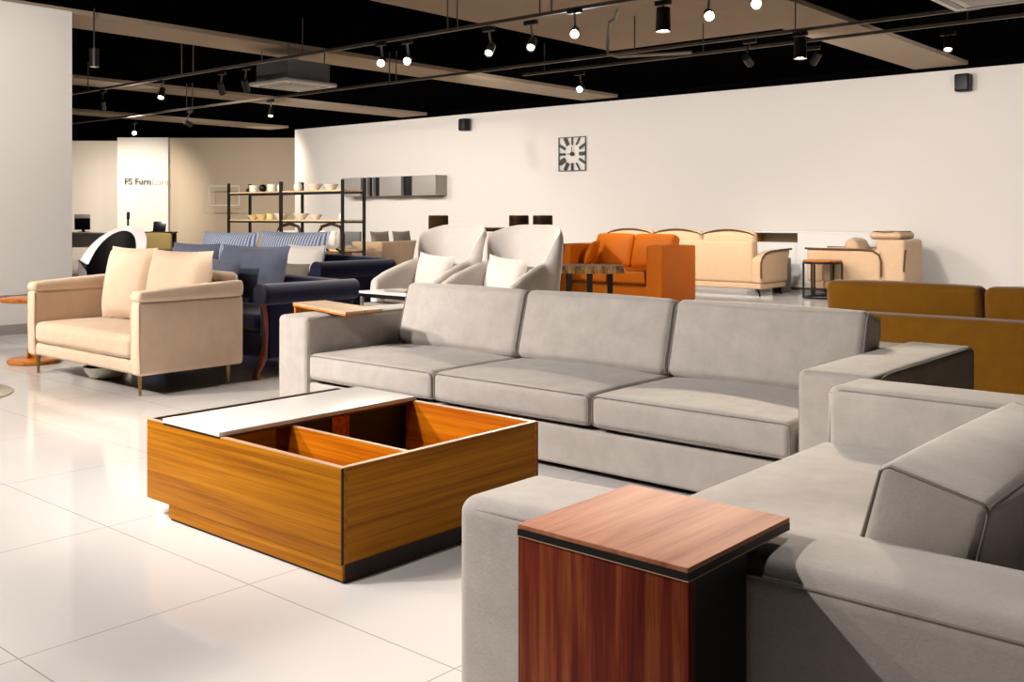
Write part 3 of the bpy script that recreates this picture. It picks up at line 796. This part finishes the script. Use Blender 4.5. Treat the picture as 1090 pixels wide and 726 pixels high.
# ------------------------------------------------------------------ wall cabinet, clock, loudspeakers
def wall_cabinet():
    t = thing('wall_cabinet', 'grey floating wall cabinet with dark open niches on the back wall', 'cabinet', (-20.2, 16.62, 1.79))
    w, h, d = 3.4, .47, .375
    MB().box(0, w, .1, d, 0, h).build('carcass', 'grey_lacquer', t, smooth=False)
    for a, e in ((0, .74), (1.44, 2.22), (2.6, 3.4)):
        MB().box(a+.004, e-.004, -.0, .1, .0, h, .003).build('door', 'grey_lacquer', t)
    for a, e in ((.74, 1.44), (2.22, 2.6)):
        MB().box(a, e, .094, .102, .0, h).build('niche', 'black', t)
    for a in (.97, 1.2): MB().box(a-.012, a+.012, 0, .096, 0, h).build('divider', 'grey_lacquer', t)
    return t
wall_cabinet()
def clock():
    cx, cz = -13.06, 2.61; s = .36
    t = thing('wall_clock', 'square black open-frame wall clock with radiating roman bars', 'clock', (cx, 16.965, cz))
    f = MB()
    for a in ((-s, s, s-.014, s), (-s, s, -s, -s+.014)): f.box(a[0], a[1], -.012, .012, a[2], a[3])
    for a in ((-s, -s+.014), (s-.014, s)): f.box(a[0], a[1], -.012, .012, -s, s)
    f.build('frame', 'black_metal', t, smooth=False)
    for i in range(12):
        a = R(30*i); dx, dz = math.sin(a), math.cos(a)
        k = (s-.01)/max(abs(dx), abs(dz)); r0 = .19/max(abs(dx), abs(dz)) if i % 3 else .19
        n = (1, 1, 2, 3, 2, 1, 2, 3, 4, 2, 2, 3)[i]
        mb = MB()
        for j in range(n):
            o = (j-(n-1)/2)*.024
            p, q = (Vector((dx*r0+dz*o, 0, dz*r0-dx*o)), Vector((dx*k*.97+dz*o, 0, dz*k*.97-dx*o)))
            w = Vector((dz, 0, -dx))*(.013 if i % 3 else .014)
            vs = [tuple(p-w+Vector((0, y, 0))) for y in (-.01, .01)]+[tuple(p+w+Vector((0, y, 0))) for y in (-.01, .01)]+[tuple(q-w+Vector((0, y, 0))) for y in (-.01, .01)]+[tuple(q+w+Vector((0, y, 0))) for y in (-.01, .01)]
            mb.add(vs, [(0, 2, 6, 4), (1, 5, 7, 3), (0, 1, 3, 2), (4, 6, 7, 5), (0, 4, 5, 1), (2, 3, 7, 6)])
        mb.build('numeral', 'black_metal', t, smooth=False)
    MB().cyl((0, -.016, 0), (0, .016, 0), .045, n=20).build('hub', 'black', t)
    MB().box(-.12, .0, -.02, -.014, -.008, .008).build('hour_hand', 'black', t)
    MB().box(-.007, .007, -.022, -.016, 0, .16).build('minute_hand', 'black', t)
    return t
clock()
def loudspeaker(x, z, label):
    t = thing('loudspeaker', label, 'loudspeaker', (x, 16.93, z), R(-8))
    MB().rbox(-.115, .115, -.16, .02, -.14, .14, .03, 3, 3).build('cabinet', 'black', t)
    MB().box(-.095, .095, -.166, -.158, -.115, .115, .004).build('grille', 'black_metal', t)
    MB().box(-.03, .03, .02, .07, -.03, .03).build('bracket', 'black_metal', t)
loudspeaker(-16.1, 3.40, 'small black loudspeaker high on the wall above the grey cabinet')
loudspeaker(-5.125, 3.42, 'small black loudspeaker high on the wall at the right, under a beam')

# ------------------------------------------------------------------ track lighting
SP = []
def lamp_head(x, y, z, aim, lens, label, lit=0.0, size=70, col=(1, .86, .68), can=(.045, .15), group='track spotlights', stem_top=3.29, blend=.6):
    """one track spotlight; x, y, z is the centre of its lens"""
    t = thing('track_spotlight', label, 'spotlight', (x, y, stem_top), 0, group)
    a = Vector(aim)-Vector((x, y, z)); a.normalize()
    lc = Vector((0, 0, z-stem_top)); back = lc-a*can[1]
    r = can[0]
    MB().cyl(lc, back, r, r*.92, 18).build('can', 'black_metal', t)
    ln = MB().cyl(lc-a*.004, lc+a*.004, r*.86, r*.86, 18).build('lens', lens, t)
    MB().cyl(lc-a*.002, lc+a*.02, r, r, 18, caps=False).build('rim', 'black_metal', t)
    MB().tube([lc-a*can[1]*.6, lc-a*can[1]*.7+Vector((0, 0, .05)), Vector((0, 0, -.03))], .012, 8).build('stem', 'track', t)
    MB().box(-.08, .08, -.02, .02, -.045, -.0).build('adapter', 'black_metal', t)
    if lit: SP.append((Vector((x, y, z))+a*.05, a, lit, size, col, blend))
    return t
def track(y, z, x0, x1, rods, label):
    t = thing('lighting_track', label, 'lighting track', ((x0+x1)/2, y, z))
    h = (x1-x0)/2
    MB().box(-h, h, -.02, .02, 0, .035).build('rail', 'track', t)
    for x in rods:
        MB().cyl((x-(x0+x1)/2, 0, .03), (x-(x0+x1)/2, 0, ZC-z-.005), .008, n=8).build('hanger_rod', 'track', t)
    return t
ZT = 3.3
track(7.85, ZT, -19.5, -3.2, (-13.1, -12.8, -7.75, -7.6, -6.45, -6.3, -15.9, -10.3, -4.2), 'nearest long ceiling track, carrying the brightest spotlights')
track(10.35, ZT, -26, -3.0, (-17.1, -16.9, -11.45, -11.3, -7.0, -4.9), 'second ceiling track, the one reaching furthest left')
track(11.3, ZT+.05, -9.6, -2.6, (-9.2, -6.6, -3.4), 'third ceiling track, closest to the back wall')
W = 'lens_warm'; DM = 'lens_dim'
cam = (0, 0, 1.3)
lamp_head(-8.72, 7.75, 3.05, (-5.2, 3.2, .8), W, 'brightest lit spotlight on the nearest track, left one of a close pair', 70)
lamp_head(-8.39, 7.85, 3.05, (-4.2, 3.0, .8), W, 'lit spotlight on the nearest track, right one of the close pair', 70)
lamp_head(-7.17, 7.88, 3.02, (-6.0, 5.5, .9), DM, 'dim spotlight turned sideways, just right of the close bright pair', 120)
lamp_head(-6.61, 7.90, 3.02, (-5.4, 5.6, .9), DM, 'dim spotlight turned sideways, second to the right of the bright pair', 120)
lamp_head(-5.92, 7.73, 3.05, (-3.0, 3.4, .8), W, 'bright lit spotlight under the brown ceiling bay, upper middle', 70)
lamp_head(-5.07, 7.96, 3.02, (-5.07, 7.9, 0), W, 'cylinder downlight glowing white at its lower rim, on the nearest track', 160, 90, can=(.07, .2))
lamp_head(-4.5, 7.81, 3.05, (-1.0, 2.6, .7), W, 'lit spotlight on the nearest track, between the cylinder downlight and the top edge lamp', 300, 40)
lamp_head(-4.02, 7.75, 3.08, (-.6, 2.2, .7), W, 'lit spotlight nearest the top edge of the picture, right end of nearest track', 400, 42)
lamp_head(-13.63, 7.83, 3.05, (-12.4, 6.4, 0), W, 'lit spotlight alone on the nearest track, towards the white pillar', 60, 60)
lamp_head(-15.36, 7.83, 3.0, (-17.6, 9.4, .4), DM, 'dark spotlight hanging near the pillar end of the nearest track')
lamp_head(-12.15, 7.9, 3.0, (-13.5, 9.5, .5), DM, 'dark-looking spotlight with added light on the nearest track, to the left of the air-conditioning cassette', 260, 100)  # dark head given added light, to brighten the cassette's underside
lamp_head(-11.5, 7.85, 2.98, (-12.9, 9.6, .5), DM, 'dark-looking spotlight with added light on the nearest track, just beside the cassette', 260, 100)  # light added here as well, for the cassette
lamp_head(-4.82, 10.3, 3.02, (-4.8, 10.25, 0), W, 'cylinder downlight on the second track, right of the ceiling bay', 160, 90, can=(.07, .2))
lamp_head(-5.45, 10.35, 3.02, (-6.4, 16.5, .9), DM, 'dark spotlight on the second track pointing at the back wall', 0, 95)
lamp_head(-14.46, 10.35, 3.02, (-13.4, 9.2, 0), DM, 'dim spotlight with added light on the second track below the cassette', 200, 100)  # light added for the floor below the cassette
lamp_head(-17.05, 10.4, 3.02, (-18.5, 16.9, 1.2), DM, 'dim spotlight on the second track above the shelf rack', 0, 90)
lamp_head(-20.04, 10.9, 3.05, (-13.0, 6.6, .8), W, 'bright lit spotlight in front of the lettered white wall', 260)
lamp_head(-8.46, 11.16, 3.05, (-6.4, 6.4, 1.4), 'lens_cool', 'bluish lit spotlight above the wall clock', 200, 70, (.82, .9, 1))
lamp_head(-5.1, 11.25, 3.1, (-7.9, 12.9, .4), DM, 'dark-looking spotlight with added light on the third track, left of the right loudspeaker', 170, 60)  # light added to this dark head for the orange sofa's side
lamp_head(-3.6, 11.3, 3.1, (-3.0, 9.4, 0), DM, 'spotlight with added light at the right end of the third track', 220, 90)  # light added to this dark head for the right-hand cassette

dl = thing('ceiling_downlight', 'black cylinder downlight hanging from the ceiling beside the white pillar', 'downlight', (-11.7, 5.85, 3.12))
MB().cyl((0, 0, 0), (0, 0, .18), .055, n=20).build('can', 'black_metal', dl)
MB().cyl((0, 0, -.003), (0, 0, .003), .046, n=20).build('lens', 'lens_warm', dl)
MB().cyl((0, 0, -.04), (0, 0, 0), .055, n=20, caps=False).build('rim', 'black_metal', dl)
MB().cyl((0, 0, .18), (0, 0, ZC-3.125), .01, n=8).build('stem', 'black_metal', dl)
SP.append((Vector((-11.7, 5.85, 3.08)), Vector((0, 0, -1)), 40, 110, (1, .93, .84), .6))

# ------------------------------------------------------------------ air-conditioning cassettes, pipe
def cassette(x, y, z, w, label, duct):
    t = thing('air_cassette', label, 'air conditioner', (x, y, z))
    h = w/2
    p = MB().rbox(-h, h, -h, h, 0, .06, .025, 2, 3).build('fascia', 'white_plastic', t)
    MB().box(-h*.55, h*.55, -h*.55, h*.55, -.008, .002, .003).build('grille', 'grey_lacquer', p)
    for s in (-1, 1):
        MB().box(-h*.7, h*.7, s*h*.78-.03, s*h*.78+.03, -.006, .004).build('louvre', 'grey_lacquer', p)
        MB().box(s*h*.78-.03, s*h*.78+.03, -h*.7, h*.7, -.006, .004).build('louvre', 'grey_lacquer', p)
    MB().box(-h*.82, h*.82, -h*.82, h*.82, .06, .34).build('housing', 'duct', t, smooth=False)
    for a in (-1, 1):
        for c in (-1, 1): MB().cyl((a*h*.7, c*h*.7, .3), (a*h*.7, c*h*.7, ZC-z-.005), .008, n=6).build('hanger_rod', 'track', t)
    return t
cassette(-12.2, 9.13, 3.2, .92, 'white ceiling air-conditioning cassette hanging behind the nearest track', True)
cassette(-2.6, 9.35, 3.2, .95, 'white ceiling air-conditioning cassette cut off by the top right corner', True)
tag(MB().tube([(-6.9, 9.85, 3.75), (-6.95, 9.87, 3.64), (-7.05, 9.9, 3.62), (-7.1, 9.95, 3.55), (-7.14, 9.98, 3.36), (-7.14, 9.98, 3.26), (-7.02, 10.04, 3.22), (-6.2, 10.35, 3.22)], .02, 10).build('sprinkler_pipe', 'steel'), 'bent grey pipe dropping from the brown ceiling bay', 'pipe')

# ------------------------------------------------------------------ office corner at far left
def letters(text, x, mat, parent, size):
    cu = bpy.data.curves.new('lettering', 'FONT'); cu.body = text; cu.size = size; cu.extrude = .02
    tmp = bpy.data.objects.new('lettering', cu)
    me = bpy.data.meshes.new_from_object(tmp)
    bpy.data.objects.remove(tmp); bpy.data.curves.remove(cu)
    w = max(v.co.x for v in me.vertices)
    me.materials.clear(); me.materials.append(M[mat])
    for v in me.vertices: v.co = (v.co.x, -v.co.z, v.co.y)
    o = bpy.data.objects.new('lettering', me); COL.objects.link(o); o.parent = parent
    o.location = (x, 0, 0); return o, w
s0 = Vector((-29.46, 15.69))
sg = thing('wall_sign', 'dark grey raised shop lettering on the bright white wall', 'sign', (s0.x, s0.y, 2.27), math.atan2(.656, .755))
_, lw = letters('FS Furn', 0, 'letter', sg, .27)
tag(letters('iture', lw+.02, 'letter_glare', sg, .27)[0], 'end of the lettering, made pale for the glare')  # last letters coloured pale for the glare that washes them out
def desk(x, y, L, d, label, top, rz):
    t = thing('desk', label, 'desk', (x, y, 0), rz)
    MB().box(0, L, 0, d, .79, .83, .005).build('desktop', top, t)
    for a in (.06, L-.06):
        for b in (.06, d-.06): MB().box(a-.03, a+.03, b-.03, b+.03, 0, .79).build('leg', 'black_metal', t)
    MB().box(.1, L-.1, d-.05, d-.03, .35, .78).build('modesty_panel', 'darkwood' if top == 'black' else 'white_gloss', t)
    return t
rz = math.atan2(.656, .755)
desk(-29.75, 13.75, 1.75, .75, 'white office desk with a monitor beside the pillar edge', 'white_gloss', rz)
desk(-27.95, 15.3, 1.0, .6, 'black office desk with a laptop below the lettering', 'black', rz)
def monitor():
    t = thing('monitor', 'black computer monitor with a silver top edge on the white desk', 'monitor', (-29.25, 14.3, .831), rz)
    MB().box(-.26, .2, -.02, .02, .06, .40, .006).build('screen', 'screen', t)
    MB().box(-.26, .19, -.018, .03, .40, .52, .006).build('top_casing', 'grey_lacquer', t)
    MB().box(-.04, .04, -.02, .03, 0, .1).build('stand', 'black', t)
    MB().box(-.12, .12, -.09, .09, 0, .012).build('foot', 'black', t)
monitor()
def laptop():
    t = thing('laptop', 'open black laptop on the black desk below the lettering', 'laptop', (-27.65, 15.78, .831), rz)
    MB().box(-.17, .17, -.13, .12, 0, .018, .004).build('keyboard', 'black', t)
    MB().at(T(0, .12, .01) @ RX(R(-12))).box(-.19, .19, 0, .014, 0, .3, .004).build('screen', 'screen', t)
laptop()
def stand():
    t = thing('coat_stand', 'slim black upright stand beside the lettered wall', 'stand', (-28.16, 15.10, 0))
    MB().cyl((0, 0, 0), (.04, 0, 1.4), .035, .03, 12).build('pole', 'black_metal', t)
    MB().rbox(0, .09, -.04, .04, 1.2, 1.42, .03, 3, 2).build('head', 'black', t)
    MB().lathe([(0, 0), (.18, 0), (.18, .02), (0, .03)], 20).build('base', 'black', t)
stand()
def shell_chair():
    t = thing('shell_chair', 'white curved shell chair with a black inside, behind the beige sofa', 'chair', (-9.66, 4.98, 0), R(20))
    # horseshoe shell: high at one side, sweeping down to the other
    vs = []; fs = []; n = 28
    for lay in (0, 1):
        for i in range(n+1):
            a = PI*1.08*i/n - .12; rr = .33-.09*lay
            top = .70+.5*math.sin(min(PI, max(0, a))*.92)**.8
            for z in (.36, .36+(top-.36)*.5, top-.05*lay):
                k = 1+.12*(z-.36)
                vs.append((rr*k*math.cos(a)*1.0, rr*k*math.sin(a), z))
    m = (n+1)*3
    out = []; inn = []; rim = []
    for i in range(n):
        for j in range(2):
            out.append((i*3+j, (i+1)*3+j, (i+1)*3+j+1, i*3+j+1))
            inn.append((m+i*3+j, m+i*3+j+1, m+(i+1)*3+j+1, m+(i+1)*3+j))
        rim.append((i*3+2, (i+1)*3+2, m+(i+1)*3+2, m+i*3+2))
    mb = MB(); mb.add(vs, out+rim); mb.build('shell', 'grey_white', t)
    mb = MB(); mb.add(vs, inn); mb.build('lining', 'black', t)
    MB().lathe([(0, .36), (.2, .36), (.24, .40), (.23, .46), (.15, .49), (0, .49)], 28).build('seat_cushion', 'black', t)
    MB().lathe([(.04, .03), (.035, .36)], 16).build('stem', 'steel', t)
    MB().lathe([(0, 0), (.25, 0), (.25, .015), (.05, .035), (0, .035)], 28).build('base', 'steel', t)
shell_chair()
def olive_chair():
    t = thing('office_chair', 'olive-backed chair with a dark frame behind the pillow of the beige sofa', 'chair', (-22.2, 12.6, 0), rz)
    MB().rbox(-.4, .4, -.05, .05, .5, .88, .04, 3, 4, puff=(0, .02, .03)).build('backrest', 'olive', t)
    MB().rbox(-.38, .38, .05, .6, .4, .5, .04, 3, 4).build('seat', 'olive', t)
    for x in (-.36, .36):
        for y in (0, .55): MB().box(x-.02, x+.02, y-.02, y+.02, 0, .42).build('leg', 'black_metal', t)
    return t
olive_chair()

# ------------------------------------------------------------------ items behind the rack and around the bar table
def tan_sofa():
    t = thing('tan_sofa', 'plain tan sofa seen from its back, right of the black rack', 'sofa', (-15.05, 13.4, -.08))
    MB().rbox(-.22, 0, .0, 1.62, .08, .87, .025, 3, 4).build('backrest', 'tan', t)
    for y in (0, 1.44): MB().rbox(-.92, -.2, y, y+.18, .08, .862, .025, 3, 4).build('arm', 'tan', t)
    MB().rbox(-.95, -.2, .16, 1.46, .1, .45, .04, 3, 4).build('seat', 'tan', t)
tan_sofa()
for k, y in enumerate((13.82, 14.42)):
    o = MB().pillow(.5, .5, .16, seed=k).build('scatter_cushion', 'taupe'); o.matrix_world = T(-15.5, y, .42) @ RZ(R(90)) @ RX(R(-10)) @ Matrix.Scale(1.16, 4, (0, 0, 1))
    tag(o, ('grey cushion on the tan sofa, nearer the rack', 'grey cushion on the tan sofa, nearer the ivory armchair')[k], 'cushion', 'grey cushions on the tan sofa')
def lounge_wedge():
    t = thing('lounge_chair', 'brown sling lounge chair with a curved black frame behind the rack post', 'chair', (-13.3, 11.2, 0), R(-20))
    MB().at(T(0, 0, .2) @ RX(R(38))).rbox(-.3, .3, -.05, .05, 0, .62, .04, 3, 4, puff=(0, .03, 0)).build('sling', 'brown', t)
    for x in (-.32, .32): MB().tube([(x, .42, .02), (x, .1, .12), (x, -.02, .35), (x, -.35, .72), (x, -.42, .76)], .018, 8).build('side_frame', 'black_metal', t)
    MB().cyl((-.32, .42, .02), (.32, .42, .02), .016, n=8).build('cross_bar', 'black_metal', t)
    MB().box(-.32, .32, -.42, .3, .02, .05).build('skid', 'black_metal', t)
lounge_wedge()
def low_table_dark():
    t = thing('low_table', 'dark low table with clutter behind the navy sofa arm', 'coffee table', (-13.9, 10.4, 0))
    MB().box(-.5, .5, -.35, .35, .55, .6, .006).build('tabletop', 'darkwood', t)
    for x in (-.42, .42):
        for y in (-.28, .28): MB().box(x-.03, x+.03, y-.03, y+.03, 0, .55).build('leg', 'black', t)
    return t
low_table_dark()
tag(MB().lathe([(0, 0), (.1, 0), (.18, .1), (.17, .1), (.09, .02), (0, .02)], 24).build('ceramic_bowl', 'black', loc=(-13.8, 10.35, .601)), 'dark bowl on the dark low table', 'bowl')
def bow_chair(x, y, label):
    t = thing('dining_chair', label, 'chair', (x, y, 0), R(20), 'dark bow-back chairs behind the rack')
    MB().tube([(-.3, .0, .45), (-.3, .02, .9), (-.22, .03, 1.08), (0, .05, 1.14), (.22, .03, 1.08), (.3, .02, .9), (.3, 0, .45)], .035, 10).build('backrest', 'darkwood', t)
    MB().rbox(-.3, .3, -.45, .05, .42, .48, .03, 3, 3).build('seat', 'darkwood', t)
    tag(MB().rbox(-.24, .24, -.06, .04, .5, 1.0, .04, 3, 4, puff=(0, .02, 0)).build('back_pad', 'pillow_white', t), 'white back pad')
    for a in (-.26, .26):
        for b in (-.4, 0): MB().cyl((a, b, 0), (a, b, .44), .018, .022, 8).build('leg', 'darkwood', t)
bow_chair(-17.4, 12.9, 'dark bow-back chair with white pad behind the left bay of the rack')
bow_chair(-16.4, 13.2, 'dark bow-back chair with white pad behind the middle post of the rack')
def grey_bench():
    t = thing('media_cabinet', 'brown low media cabinet seen through the right bay of the rack', 'cabinet', (-17.1, 14.4, 0))
    MB().box(-.6, .7, -.3, .3, .1, .66, .01).build('carcass', 'tan', t)
    MB().box(-.58, .68, -.31, -.3, .14, .6).build('door', 'brown', t)
    MB().box(-.5, .6, -.25, .25, 0, .1).build('plinth', 'black', t)
grey_bench()
tag(MB().box(-.36, .3, -.03, .03, 0, .3, .01).build('monitor', 'grey_plastic', loc=(-17.1, 14.35, .661)), 'grey framed screen standing on the brown media cabinet', 'screen')

def bar_table():
    t = thing('bar_table', 'tall dark wood bar table behind the ivory armchairs', 'table', (-9.9, 10.9, 0))
    MB().box(-.55, .45, -.35, .35, 1.08, 1.13, .006).build('tabletop', 'darkwood', t)
    for s in (-1, 1):
        MB().tube([(-.42*s, -.2, 0), (-.15*s, 0, .6), (-.4*s, .2, 1.08)], .035, 8).build('leg', 'black_metal', t)
bar_table()
def bar_chair(x, y, label, mat='darkwood'):
    t = thing('bar_chair', label, 'bar stool', (x, y, 0), R(35), 'bar stools around the tall table')
    def cv(p, u): return (p.x, p.y+.08*u[0]*u[0], p.z)
    MB().rbox(-.15, .15, 0, .04, 1.0, 1.31, .018, 3, 6, fn=cv).build('backrest', mat, t)
    MB().rbox(-.17, .17, -.3, .03, .76, .82, .03, 3, 3).build('seat', mat, t)
    for a in (-.14, .14):
        for b in (-.27, .0): MB().cyl((a*1.1, b*1.0, 0), (a, b, .77), .014, .018, 8).build('leg', 'black_metal', t)
    MB().box(-.15, .15, -.28, -.26, .3, .32).build('foot_rail', 'black_metal', t)
bar_chair(-9.91, 11.55, 'dark bar stool back showing above the right ivory armchair, left one')
bar_chair(-9.64, 11.79, 'dark bar stool back showing above the right ivory armchair, right one')
bar_chair(-10.7, 10.62, 'brown bar stool with a pale edge above the left ivory armchair', 'brown')
MBp = MB().rbox(-.15, .15, -.1, .1, 0, .3, .04, 3, 3).build('basket', 'brown', loc=(-8.95, 9.6, 0)); tag(MBp, 'brown basket on the floor between the two ivory armchairs', 'basket')

# framed panel on the tan wall
fr = thing('picture_frame', 'thin pale empty frame on the tan wall left of the rack', 'frame', (-25.62, 18.64, 1.7), rz)
fr.location = (-27.05, 17.55, 1.62)
for a in ((-.3, -.27, 0, .6), (.6, .62, 0, .6), (-.3, .62, 0, .02), (-.3, .62, .58, .6)):
    MB().box(a[0], a[1], -.25, -.22, a[2], a[3]).build('frame_bar', 'wall_white', fr, smooth=False)

# ------------------------------------------------------------------ light
K = 1.0
for p, a, e, size, col, bl in SP:
    L = bpy.data.lights.new('spot', 'SPOT'); L.energy = e*K; L.spot_size = R(size); L.spot_blend = bl; L.color = col; L.shadow_soft_size = .04
    o = bpy.data.objects.new('spot_light', L); COL.objects.link(o); o.location = p
    o.rotation_euler = a.to_track_quat('-Z', 'Y').to_euler()
def spot(p, aim, e, size=80, col=(1, .87, .70), r=.05, bl=.7):
    L = bpy.data.lights.new('spot', 'SPOT'); L.energy = e*K; L.spot_size = R(size); L.spot_blend = bl; L.color = col; L.shadow_soft_size = r
    o = bpy.data.objects.new('spot_light', L); COL.objects.link(o); o.location = p
    o.rotation_euler = (Vector(aim)-Vector(p)).to_track_quat('-Z', 'Y').to_euler()
# key spots from an unseen track out of frame, then spots added to brighten
NEUT = (1, .95, .9)
spot((-3.9, .35, 3.25), (-.9, 2.1, .5), 410, 54, NEUT)
spot((-4.6, .2, 3.25), (-3.2, 4.4, .3), 420, 64, NEUT)
spot((-6.6, .2, 3.25), (-4.2, 4.6, .4), 700, 66, NEUT)
spot((-8.6, .3, 3.25), (-7.6, 4.0, .4), 800, 66, (1, .9, .78))
spot((-10.6, 1.2, 3.25), (-9.0, 3.6, .3), 220, 90, NEUT)
spot((-6.2, 1.2, 3.25), (-4.9, 1.2, 0), 60, 120, NEUT, .05)
spot((-5.0, -1.2, 3.25), (-3.3, 1.1, 0), 140, 80, NEUT, .05)  # added fill for the left floor
spot((-7.6, 3.0, 3.25), (-11.4, 4.8, 1.9), 560, 80, NEUT, .06, .9)  # added to brighten the pillar, no fitting
spot((-7.4, 3.4, 3.25), (-5.9, 6.0, .9), 200, 60, NEUT)
spot((-14.6, 7.9, 3.25), (-15.8, 11.8, 1.4), 700, 75, (1, .9, .76))  # added to brighten the rack, no fitting
spot((-18.0, 8.6, 3.25), (-16.8, 12.0, 1.2), 260, 75, (1, .9, .76))
spot((-9.6, 2.4, 3.25), (-8.8, 6.2, .7), 220, 62, NEUT)
spot((-1.2, 3.4, 3.25), (-.6, 1.9, .6), 120, 48, NEUT)
for x, y, e in ((-2.9, 1.25, 150), (-4.3, .9, 92), (-6.3, 1.5, 85), (-2.6, .2, 60)):  # bare downlights added to even out the floor
    spot((x, y, 3.25), (x-.05, y+.05, 0), e, 82, NEUT, .05, .85)
# wall washers without fittings, added to brighten the back wall
for x in (-21.5, -19, -16.5, -14, -11.5, -9, -6.5, -4, -1.5):
    spot((x, 11.6, 3.25), (x, 17, 1.5), 345, 110, (1, .97, .93), .06, .9)
# bare spots added to brighten the far seating
for x in (-10.5, -8.5, -6.3):
    spot((x, 12.6, 3.25), (x-.2, 14.6, .4), 80, 90, (1, .88, .72))
spot((-10.6, 9.2, 3.25), (-8.8, 12.4, .6), 240, 70, (1, .9, .76))
spot((-5.0, 9.0, 3.25), (-2.5, 7.0, .6), 120, 80, (1, .87, .7))
# bare spots added to brighten the office corner
spot((-26.2, 13.2, 3.3), (-29.0, 16.0, 1.9), 800, 60, (1, .93, .82), .06, .8)
spot((-29.6, 12.6, 3.3), (-31.2, 16.0, 1.6), 420, 100, (1, .88, .7), .06, .9)
for x, y in ((-24.6, 14.2), (-22.6, 15.6)):
    spot((x, y, 3.3), (x-2.0, y+2.5, 1.5), 230, 130, (1, .9, .76), .06, 1)
spot((-20.2, 10.3, 3.25), (-22.2, 12.8, .7), 600, 70, (1, .9, .76))

W_ = bpy.data.worlds.new('world'); S.world = W_; W_.use_nodes = True
W_.node_tree.nodes['Background'].inputs[0].default_value = (1, .93, .85, 1)
W_.node_tree.nodes['Background'].inputs[1].default_value = .01

# ------------------------------------------------------------------ camera
C = bpy.data.cameras.new('camera'); co = bpy.data.objects.new('camera', C); COL.objects.link(co)
co.location = (0, 0, 1.3); co.rotation_euler = (R(90), 0, PI/2-.855459)
C.sensor_width = 36; C.lens = 36*1076.8/1090; C.shift_y = -(363-229.9)/1090; C.clip_end = 200
S.camera = co
S.view_settings.view_transform = 'Standard'
try: S.view_settings.look = 'None'
except Exception: pass
S.view_settings.gamma = 1; S.view_settings.use_curve_mapping = False
S.view_settings.exposure = 0.25
S.cycles.max_bounces = 6; S.cycles.diffuse_bounces = 1; S.cycles.glossy_bounces = 3
S.cycles.use_denoising = True
S.cycles.sample_clamp_indirect = 4.0
